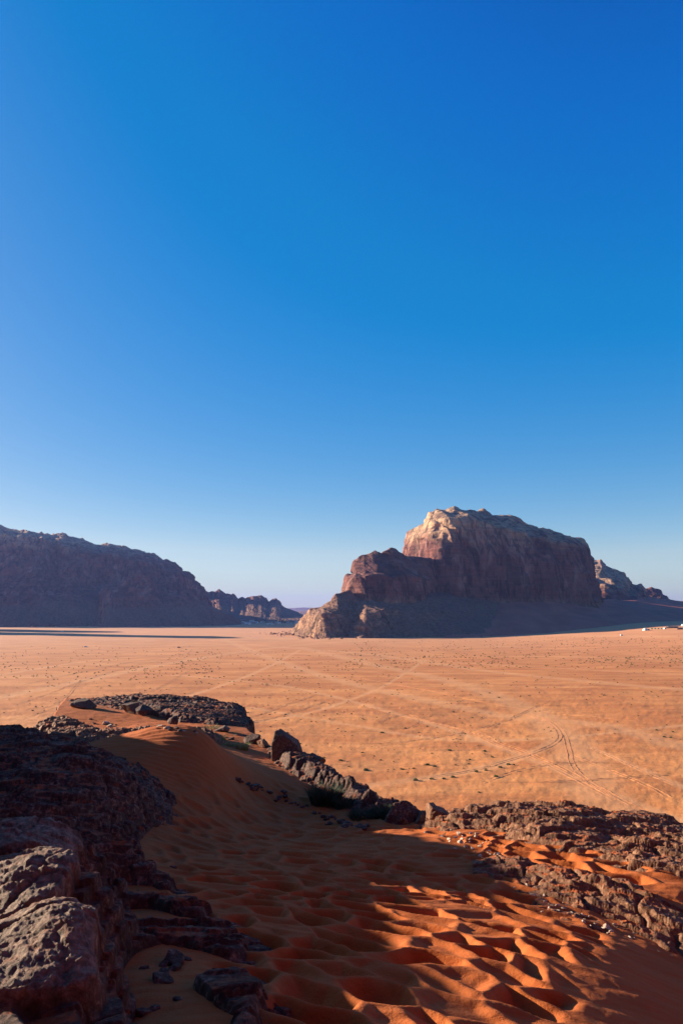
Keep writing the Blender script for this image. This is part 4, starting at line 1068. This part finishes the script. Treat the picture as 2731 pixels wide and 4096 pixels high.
near += [Z7(*q) + (s,) for q, s in [((1270, 215), 1.0), ((1300, 270), 1.0), ((1263, 298), .8), ((1485, 228), .9), ((1470, 280), .8), ((1400, 296), .7), ((1342, 323), .7), ((1490, 332), .8), ((1395, 225), .8), ((1425, 215), .8), ((1500, 257), .7), ((45, 203), 1.1), ((1320, 185), .9), ((1258, 110), .8), ((910, 108), .8)]]
cand = [(sx, sy, s * 1.0, 'near') for sx, sy, s in near]
def zone(n, x0, x1, y0, y1, s0, s1, key, clump=0.5):
    k = 0; tries = 0
    while k < n and tries < n * 40:
        tries += 1
        sx = random.uniform(x0, x1); sy = random.uniform(y0, y1)
        if clump and fbm(sx / 150.0 + sy / 60.0, sy / 10.0, 0, 2, 77) * 1.3 < random.uniform(-1, 1) * clump - 0.05: continue
        cand.append((sx, sy, random.uniform(s0, s1), key)); k += 1
zone(760, 1380, 2731, 2562, 2672, 0.7, 1.5, 'right band', 0.8)
zone(100, 1500, 2731, 2672, 2790, 0.6, 1.1, 'right band', 0.8)
zone(60, 1450, 2731, 2790, 2960, 0.45, 0.8, 'right band')
zone(300, 0, 900, 2585, 2720, 0.7, 1.3, 'left band', 0.6)
zone(240, 700, 1450, 2600, 2740, 0.7, 1.2, 'middle band', 0.7)
zone(60, 0, 640, 2720, 2860, 0.5, 1.0, 'left band')
zone(110, 450, 1500, 2740, 2900, 0.45, 0.9, 'middle band')
zone(70, 1100, 2000, 2900, 3100, 0.3, 0.55, 'middle band')
zone(60, 2000, 2731, 2545, 2565, 0.8, 1.6, 'right band', 0)
cs = np.array([c[:3] for c in cand]); G = on_plain_v(cs[:, 0], cs[:, 1]); GZ = gz(G[:, 0], G[:, 1])
items = []
for (sx, sy, s, key), g, zz in zip(cand, G, GZ):
    k = 1.3 if key == 'near' else 1.08
    items.append((s * k / g[1], g[0], g[1], s * k, key, sx, sy, float(zz)))
items.sort(key=lambda t: -t[0] - (1 if t[4] == 'near' else 0))
GRP = {'near': 'nearest shrubs on the plain', 'right band': 'shrubs below the mesa', 'left band': 'shrubs on the left plain', 'middle band': 'shrubs on the middle plain'}
def shrub_label(key, sx, sy, s):
    z = 'large' if s > 1.45 else 'small' if s < 1.05 else 'middling'
    if key == 'near':
        wh = ('just right of the slab nose' if sx < 1130 and sy < 2950 else 'above the largest boulder' if sx < 1330 and sy < 3000 else 'above the dark ridge' if sx < 1500 and sy < 3090 else 'just past the black hump' if sx < 1640 and sy > 3060
              else 'in the row before the curved track' if sy > 3040 and sx < 1850 else 'beside the crossing of the tracks' if sy > 3040 else 'on the far side of the pale road' if sx > 2400 else 'inside the loop of old tracks' if sy < 2900 else 'on rippled sand short of the curved track')
        return '%s round green shrub %s' % (z, wh)
    bx = ('at the left edge' if sx < 300 else 'behind the left end of the slab' if sx < 600 else 'beyond the slab' if sx < 950 else 'below the mountain gap' if sx < 1200 else 'below the tan toe of the mesa' if sx < 1500
          else 'below the mesa shoulder' if sx < 1800 else 'below the domed summit' if sx < 2120 else 'below the sand slope' if sx < 2420 else 'towards the desert camp')
    by = 'far' if sy < 2600 else 'mid-distance' if sy < 2680 else 'nearer' if sy < 2800 else 'quite near'
    return '%s %s shrub on the plain %s' % (z, by, bx)
for i, (_, x, y, s, key, sx, sy, zz) in enumerate(items[:296]):
    k = i % 5
    if not pu[k]: o = protos[k]; pu[k] = True
    else: o = protos[k].copy(); scene.collection.objects.link(o)
    o.location = (x, y, zz - 0.04); o.rotation_euler = (0, 0, random.uniform(0, 6.28))
    o.scale = (s, s, s * random.uniform(0.7, 1.0)); lb = shrub_label(key, sx, sy, s); tag(o, lb, 'shrub', 'shrubs ' + lb.split(' shrub ')[1])
VV = []; FF = []; off = 0
geos = [shrub_geo(40, 0.24, 80 + k) for k in range(6)]
for i, (_, x, y, s, key, sx, sy, zz) in enumerate(items[296:]):
    V, F = geos[i % 6]
    a = random.uniform(0, 6.28); ca, sa = math.cos(a), math.sin(a)
    W = V * s; W = np.stack([W[:, 0] * ca - W[:, 1] * sa + x, W[:, 0] * sa + W[:, 1] * ca + y, W[:, 2] + zz], -1)
    VV.append(W); FF.append(F + off); off += len(V)
tag(mesh_obj('desert_scrub', np.concatenate(VV), np.concatenate(FF), m_shrub, smooth=False), 'countless tiny far shrubs speckling the plain', kind='stuff')

# ---- tyre tracks: shallow ruts with raised lips
tT = NT('rutted_sand'); tT.col(tT.ramp(tT.noise(1.2, None, 5, 0.6), [(0.3, (0.60, 0.215, 0.075)), (0.7, (0.72, 0.29, 0.12))])); tT.bump(tT.noise(4.0, None, 5, 0.7), 0.05, 0.6)
def tracks(name, label, paths):
    VV = []; FF = []; off = 0
    prof = [(-0.34, -0.10), (-0.24, 0.024), (-0.13, 0.0), (0.13, 0.0), (0.24, 0.024), (0.34, -0.10)]
    for pts, gauge, wd in paths:
        q = np.array(catmull(pts, 16)); c = on_plain_v(q[:, 0], q[:, 1])[:, :2]
        seg = np.hypot(*np.diff(c, axis=0).T); L = np.concatenate([[0], np.cumsum(seg)])
        s = np.arange(0, L[-1], 0.9); c = np.stack([np.interp(s, L, c[:, 0]), np.interp(s, L, c[:, 1])], -1)
        t = np.gradient(c, axis=0); t /= np.linalg.norm(t, axis=1, keepdims=True); nrm = np.stack([-t[:, 1], t[:, 0]], -1)
        wob = 0.25 * fbm(s / 25, 0 * s, gauge, 2, 91)
        for side in (-1, 1):
            rows = []; tp_ = np.clip(np.minimum(s, s[-1] - s) / (0.12 * s[-1] + 1e-6), 0.0, 1)
            for w, h in prof:
                q = c + nrm * (side * gauge / 2 + w * wd * (0.3 + 0.7 * tp_) + wob)[:, None]
                rows.append(np.stack([q[:, 0], q[:, 1], gz(q[:, 0], q[:, 1]) * 0 + gz(c[:, 0] + nrm[:, 0] * side * gauge / 2, c[:, 1] + nrm[:, 1] * side * gauge / 2) + h * tp_ * (0.75 + 0.5 * vn(s / 9, 0, side, 94)) + 0.04 * tp_ - 0.05 * (1 - tp_) + 0.02 * vn(s / 1.5, w, side, 93)], -1))
            G = np.array(rows); nr, nc = G.shape[:2]
            idx = np.arange(nr * nc).reshape(nr, nc) + off
            FF.append(np.stack([idx[:-1, :-1], idx[:-1, 1:], idx[1:, 1:], idx[1:, :-1]], -1).reshape(-1, 4)); VV.append(G.reshape(-1, 3)); off += nr * nc
    o = mesh_obj(name, np.concatenate(VV), np.concatenate(FF)[:, ::-1], tT.m)
    return tag(o, label, kind='structure')
T1 = [(1366, 2795), (1560, 2850), (1850, 2920), (2000, 2985), (2110, 3025), (2300, 3115), (2500, 3225), (2640, 3290)]
T1b = [(a + 14, b - 10) for a, b in T1[2:]]
T2 = [(1479, 3127), (1714, 3109), (1906, 3079), (2028, 3042), (2106, 3020), (2175, 2994), (2228, 2964), (2236, 2935), (2200, 2895), (2120, 2865), (2000, 2845)]
T3 = [(2120, 2850), (2200, 2885), (2250, 2930), (2276, 3007), (2280, 3042), (2306, 3086), (2350, 3120), (2410, 3164), (2541, 3225), (2689, 3277)]
T4 = [(2330, 2980), (2402, 3007), (2498, 3051), (2602, 3099), (2731, 3155)]
T5 = [(2106, 3133), (2323, 3122), (2498, 3112), (2731, 3094)]
tracks('tyre_tracks', 'braided vehicle tracks converging toward the lower right of the plain', [(T1, 1.6, 0.9), (T1b, 1.6, 0.6), (T2, 1.6, 0.5), (T3, 1.7, 0.45), (T4, 1.6, 0.6), (T5, 1.5, 0.4)])
EX = [([(1366, 2700), (1700, 2760), (2050, 2830), (2400, 2870), (2731, 2905)], 1.7, 0.5), ([(1450, 2980), (1750, 2950), (2000, 2890), (2200, 2800)], 1.6, 0.5), ([(1900, 3140), (2080, 3080), (2300, 3050), (2560, 3060), (2731, 3085)], 1.6, 0.5),
      ([(1500, 2900), (1560, 2870), (1640, 2860), (1680, 2885), (1640, 2910), (1560, 2915)], 1.6, 0.4), ([(2731, 3220), (2560, 3130), (2380, 3060), (2240, 3000)], 1.6, 0.6)]
tracks('tyre_tracks', 'faint older tracks looping over the right half of the plain', EX)
T7 = [(967, 2876), (1060, 2852), (1160, 2815), (1280, 2775)]; T7b = [(990, 2895), (1080, 2875), (1200, 2840), (1320, 2800)]
T8 = [(44, 2907), (174, 2846), (331, 2812), (480, 2785), (610, 2763), (740, 2693), (800, 2670)]
T9 = [(0, 2846), (157, 2789), (322, 2728), (522, 2667), (700, 2635)]
T10 = [(120, 2860), (250, 2800), (300, 2750), (330, 2715)]
T11 = [(0, 2760), (250, 2705), (520, 2650), (760, 2618)]
tracks('tyre_tracks', 'faint crossing vehicle tracks behind the slab on the left plain', [(T7, 1.6, 0.6), (T7b, 1.6, 0.5), (T8, 1.6, 0.6), (T9, 1.6, 0.8), (T10, 1.6, 0.6), (T11, 1.8, 0.9)])

# ---- fallen blocks along the foot of the mesa
VV = []; FF = []; off = 0
for i in range(900):
    u = random.random()
    if i < 380: sx, sy = random.gauss(1260, 90), 2540 + abs(random.gauss(0, 7))
    else: sx, sy = random.uniform(1130, 2000), 2532 + abs(random.gauss(0, 7))
    if sx < 1190: sy = 2535 + random.gauss(0, 4)
    g = on_plain(sx, sy)
    V, F = ICO[1]
    s = abs(random.gauss(0, 1.5)) + 0.5
    V = V * np.array([s, s * 0.9, s * 0.7]) * rng.uniform(0.65, 1.2, (len(V), 1)) + [g[0], g[1], g[2] + 0.1 * s]
    VV.append(V); FF.append(F + off); off += len(V)
tag(mesh_obj('scree', np.concatenate(VV), np.concatenate(FF), cliff, smooth=False), 'tumbled blocks strewn along the foot of the mesa', kind='stuff')
# ============================================================ far things made by people
def simple(name, c, rough=0.8):
    t = NT(name); t.col(t.ramp(t.noise(0.8, None, 4, 0.6), [(0.3, tuple(0.82 * v for v in c)), (0.7, c)])); t.b.inputs['Roughness'].default_value = rough
    return t.m
m_plaster = simple('cream_plaster', (0.50, 0.42, 0.34)); m_white = simple('white_paint', (0.80, 0.78, 0.74)); m_grey = simple('grey_render', (0.32, 0.29, 0.27))
m_dk = simple('dark_opening', (0.03, 0.03, 0.035), 0.4); m_tentg = simple('green_canvas', (0.20, 0.21, 0.13)); m_tentw = simple('white_canvas', (0.78, 0.75, 0.66)); m_rub = simple('rubber', (0.02, 0.02, 0.02))
m_carw = simple('white_car_paint', (0.75, 0.75, 0.74), 0.35); m_card = simple('dark_car_paint', (0.035, 0.035, 0.04), 0.35)

class MB:
    def __init__(s): s.V = []; s.F = []
    def box(s, x0, x1, y0, y1, z0, z1, top=(1, 1), shift=0.0):
        i = len(s.V); cx, cy = (x0 + x1) / 2, (y0 + y1) / 2
        for z, kx, ky, sh in ((z0, 1, 1, 0), (z1, top[0], top[1], shift)):
            for x, y in ((x0, y0), (x1, y0), (x1, y1), (x0, y1)):
                s.V.append((cx + (x - cx) * kx + sh, cy + (y - cy) * ky, z))
        s.F += [(i, i + 3, i + 2, i + 1), (i + 4, i + 5, i + 6, i + 7), (i, i + 1, i + 5, i + 4), (i + 1, i + 2, i + 6, i + 5), (i + 2, i + 3, i + 7, i + 6), (i + 3, i, i + 4, i + 7)]
        return s
    def cyl(s, x, y, z, r, w, n=14):
        """wheel: axis along y"""
        i = len(s.V)
        for yy in (y - w / 2, y + w / 2):
            for k in range(n):
                a = 2 * math.pi * k / n; s.V.append((x + r * math.cos(a), yy, z + r * math.sin(a)))
        for k in range(n):
            j = (k + 1) % n; s.F.append((i + k, i + j, i + n + j, i + n + k))
        for base in (0, n):
            c = len(s.V); s.V.append((x, y + (w / 2 if base else -w / 2), z))
            for k in range(n):
                j = (k + 1) % n; s.F.append((c, i + base + k, i + base + j, c))
        return s
    def build(s, name, mat, parent=None, smooth=False):
        me = bpy.data.meshes.new(name)
        me.from_pydata(s.V, [], [tuple(dict.fromkeys(f)) for f in s.F]); me.validate(); me.update(); me.materials.append(mat)
        if smooth: me.polygons.foreach_set('use_smooth', np.ones(len(me.polygons), bool))
        o = bpy.data.objects.new(name, me); scene.collection.objects.link(o)
        if parent: o.parent = parent
        return o
def empty(name, p, rz, label, cat, group=None):
    o = bpy.data.objects.new(name, None); scene.collection.objects.link(o)
    o.location = tuple(float(v) for v in p); o.rotation_euler = (0, 0, rz); tag(o, label, cat, group); o.empty_display_size = 1
    return o

def vehicle(sx, sy, mat, label, rz=0.0, van=False, name='off_road_car'):
    g = on_plain(sx, sy); g[2] = float(gz(g[0], g[1])[0]) + 0.05
    t = empty(name, g, rz, label, 'van' if van else 'car')
    L = 2.3
    b = MB(); b.box(-L, L, -0.9, 0.9, 0.45, 1.05, (0.98, 0.96))
    if van: b.box(-L * 0.98, L * 0.72, -0.88, 0.88, 1.05, 2.05, (0.94, 0.9), -0.05)
    else: b.box(-L * 0.95, L * 0.35, -0.86, 0.86, 1.05, 1.82, (0.84, 0.84), -0.05)
    b.build('body', mat, t)
    w = MB(); k = 0.30 if not van else 0.66
    w.box(-L * 0.80, L * k * 0.9, -0.875, -0.80, 1.15, 1.6); w.box(-L * 0.80, L * k * 0.9, 0.80, 0.875, 1.15, 1.6)
    w.build('window', m_dk, t)
    for x in (-1.45, 1.45):
        for y in (-0.82, 0.82):
            MB().cyl(x, y, 0.4, 0.4, 0.24).build('wheel', m_rub, t)
    return t
vehicle(717, 2592, m_card, 'dark off-road car crossing the open plain left of centre', 0.15)
vehicle(345, 2589, m_carw, 'pale off-road car alone on the left plain', 0.1)
vehicle(2484, 2543, m_carw, 'white van parked on the bare sand left of the desert camp', 0.3, True, 'van')

def dome_tent(sx, sy, r, h, mat, label, group=None, finial=False):
    g = on_plain(sx, sy); g[2] = float(gz(g[0], g[1])[0]) - 0.1
    t = empty('dome_tent', g, 0, label, 'tent', group)
    n = 24; rings = 8; V = []; F = []
    for j in range(rings):
        a = j / (rings - 1) * math.pi / 2
        for k in range(n):
            b = 2 * math.pi * k / n; rr = r * math.cos(a) * (1 + 0.03 * math.cos(6 * b)) if j < rings - 1 else 0.05
            V.append((rr * math.cos(b), rr * math.sin(b), h * math.sin(a)))
    for j in range(rings - 1):
        for k in range(n):
            F.append((j * n + k, j * n + (k + 1) % n, (j + 1) * n + (k + 1) % n, (j + 1) * n + k))
    mesh_obj('canvas', np.array(V), np.array(F), mat, smooth=True, parent=t)
    MB().box(-0.6, 0.6, -r * 1.03, -r * 0.8, 0, min(2.0, h * 0.7)).build('door', m_dk, t)
    if finial: MB().box(-0.6, 0.6, -0.6, 0.6, h * 0.97, h * 1.5, (0.1, 0.1)).build('spire', m_tentg, t)
dome_tent(2579, 2522, 5.0, 4.4, m_tentw, 'largest white dome tent with a pointed cap at the desert camp', None, True)
dome_tent(2591, 2521, 3.0, 2.6, m_tentg, 'dark green dome tent touching the largest white one')
for i, sx in enumerate((2604, 2617, 2630, 2643)):
    dome_tent(sx, 2516, 2.5, 2.2, m_tentg, ('leftmost', 'second from left', 'third from left', 'rightmost')[i] + ' grey-green dome tent of the small row at the camp', 'row of small tents')
dome_tent(2657, 2516, 3.2, 2.9, m_tentw, 'white dome tent closing the right end of the small row')
def pavilion(sx, sy, w, dpt, h, label, roofm):
    g = on_plain(sx, sy); g[2] = float(gz(g[0], g[1])[0])
    t = empty('pavilion', g, 0.05, label, 'shelter')
    MB().box(-w / 2, w / 2, -dpt / 2, dpt / 2, h, h + 0.35, (0.98, 0.9)).build('roof', roofm, t)
    for k in range(5):
        x = -w / 2 + 0.5 + k * (w - 1) / 4
        for y in (-dpt / 2 + 0.4, dpt / 2 - 0.4): MB().box(x - 0.12, x + 0.12, y - 0.12, y + 0.12, -0.2, h).build('post', m_dk, t)
    MB().box(-w / 2 + 0.2, w / 2 - 0.2, dpt / 2 - 0.3, dpt / 2 - 0.1, -0.2, h).build('back_wall', m_grey, t)
pavilion(2692, 2512, 24, 9, 3.0, 'long low open-sided shelter at the right of the desert camp', m_grey)
pavilion(2722, 2518, 11, 7, 2.6, 'small shelter at the right edge, in front of the long one', simple('red_brown_boards', (0.20, 0.08, 0.05)))
dome_tent(2729, 2503, 3.4, 3.4, m_tentw, 'white dome tent cut by the right edge of the view')

# ---- houses: village below the jagged range, and the few huts at the far left
def house(sx, sy, w, dp, h, mat, label, group, rz=0.0, storey=1):
    g = on_plain(sx, sy)
    t = empty('village_house', (g[0], g[1], g[2] - 0.3), rz, label, 'house', group)
    b = MB(); b.box(-w / 2, w / 2, -dp / 2, dp / 2, 0, h)
    for x0, x1, y0, y1 in ((-w / 2, w / 2, -dp / 2 - .15, -dp / 2 + .15), (-w / 2, w / 2, dp / 2 - .15, dp / 2 + .15), (-w / 2 - .15, -w / 2 + .15, -dp / 2 + .16, dp / 2 - .16), (w / 2 - .15, w / 2 + .15, -dp / 2 + .16, dp / 2 - .16)):
        b.box(x0, x1, y0, y1, h + 0.003, h + 0.8)
    b.build('wall', mat, t)
    MB().box(-w * 0.05, w * 0.05 + 0.5, -dp / 2 - 0.06, -dp / 2 + 0.1, 0, 2.3).build('door', m_dk, t)
    for k in range(storey):
        for x in (-w * 0.32, w * 0.32): MB().box(x - 0.8, x + 0.8, -dp / 2 - 0.06, -dp / 2 + 0.1, 1.2 + 3.2 * k, 2.6 + 3.2 * k).build('window', m_dk, t)
random.seed(3)
for i in range(58):
    sx = 938 + (i * 4.55) % 262 + random.uniform(-3, 3); sy = random.uniform(2486, 2498)
    if sx > 1130: sy = random.uniform(2487, 2494)
    st = 2 if random.random() < 0.3 else 1
    m = (m_plaster, m_grey, m_plaster, m_white)[i % 4]
    lb = '%s %s house, %s' % (('cream', 'grey', 'cream', 'white')[i % 4], 'two-storey' if st == 2 else 'low', 'at the left end of the far village' if sx < 990 else 'left of the middle of the far village' if sx < 1050 else 'right of the middle of the far village' if sx < 1120 else 'at the right end of the far village')
    house(sx, sy, random.uniform(10, 24), random.uniform(9, 15), 3.6 * st + 0.4, m, lb, 'houses of the far village', random.uniform(-0.4, 0.4), st)
house(978, 2484, 34, 14, 8.5, m_white, 'longest white two-storey building at the back of the far village', None, 0.1, 2)
house(1017, 2484, 26, 14, 9.5, m_plaster, 'tall square cream building behind the far village', None, -0.1, 2)
house(64, 2494, 14, 8, 3.4, m_plaster, 'low cream hut nearest the left edge, below the long mountain', None)
house(98, 2497, 9, 7, 3.0, m_white, 'small white hut beside the foot of the long mountain', None)
house(150, 2498, 22, 9, 3.6, m_plaster, 'long cream hut in the shadow edge on the left plain', None)
house(137, 2505, 8, 5, 2.6, m_white, 'white hut standing in front of the long cream one', None)
house(222, 2503, 26, 8, 2.2, m_dk, 'very low dark shed on the left plain, right of the huts', None)
for i, (sx, h) in enumerate(((246, 3.0), (251, 2.4), (255, 2.8))):
    g = on_plain(sx, 2528)
    t = empty('water_tank', g, 0, ('tallest, leftmost', 'lowest, middle', 'rightmost')[i] + ' white tank of the trio between the two long shadows', 'tank', 'trio of white tanks')
    V = []; F = []
    MB().box(-0.9, 0.9, -0.9, 0.9, 0, 0.5).build('stand', m_dk, t); MB().box(-1.1, 1.1, -1.1, 1.1, 0.503, h, (0.85, 0.85)).build('tank_body', m_white, t)

# ---- village trees
def tree_mesh(seed):
    r = np.random.default_rng(seed)
    n = 260
    blob = r.normal(size=(7, 3)) * [1.3, 1.3, 0.8] + [0, 0, 4.3]
    c = blob[r.integers(0, 7, n)] + r.normal(size=(n, 3)) * 0.75
    t1 = r.normal(size=(n, 3)); t1 /= np.linalg.norm(t1, axis=1, keepdims=True)
    t2 = np.cross(t1, r.normal(size=(n, 3))); t2 /= np.linalg.norm(t2, axis=1, keepdims=True)
    V = np.stack([c - t1 * .38, c + t2 * .28, c + t1 * .38, c - t2 * .28], 1).reshape(-1, 3)
    return V, np.arange(n * 4).reshape(-1, 4)
m_tree = mat_leaf('village_tree_leaf', (0.03, 0.055, 0.025), (0.07, 0.10, 0.04)); m_trunk = simple('trunk_bark', (0.12, 0.08, 0.05))
tp = []
for k in range(3):
    V, F = tree_mesh(60 + k)
    t = empty('village_tree', (0, 0, 0), 0, None, 'tree', 'trees of the far village')
    cr = mesh_obj('crown', V, F, m_tree, smooth=False, parent=t)
    tr = MB().box(-0.25, 0.25, -0.25, 0.25, -0.4, 4.2, (0.4, 0.4)).build('trunk', m_trunk, t)
    tp.append((t, cr, tr))
for i in range(54):
    sx = random.uniform(935, 1205); sy = random.uniform(2485, 2496)
    if i >= 50: sx, sy = ((660, 2503), (850, 2505), (590, 2506), (300, 2502))[i - 50]
    g = on_plain(sx, sy); s = random.uniform(0.8, 1.7)
    if i < 3: t = tp[i][0]
    else:
        a, b, c = tp[i % 3]
        t = a.copy(); scene.collection.objects.link(t)
        for ch in (b, c):
            q = ch.copy(); scene.collection.objects.link(q); q.parent = t
    t.location = tuple(float(v) for v in g); t.scale = (s * 1.2, s * 1.2, s); t.rotation_euler = (0, 0, random.uniform(0, 6.28))
    t['label'] = '%s dark green tree %s' % ('tall' if s > 1.35 else 'small' if s < 1.05 else 'middling', 'among the leftmost village houses' if sx < 1000 else 'in the middle of the far village' if sx < 1090 else 'among the rightmost village houses')
    if i >= 50:
        t['label'] = ('lone dark tree at the shadow edge under the long mountain, left of the village', 'lone dark tree closest to the left side of the village', 'small lone tree under the middle buttress of the long mountain', 'lone tree right of the low dark shed at the left')[i - 50]
        del t['group']
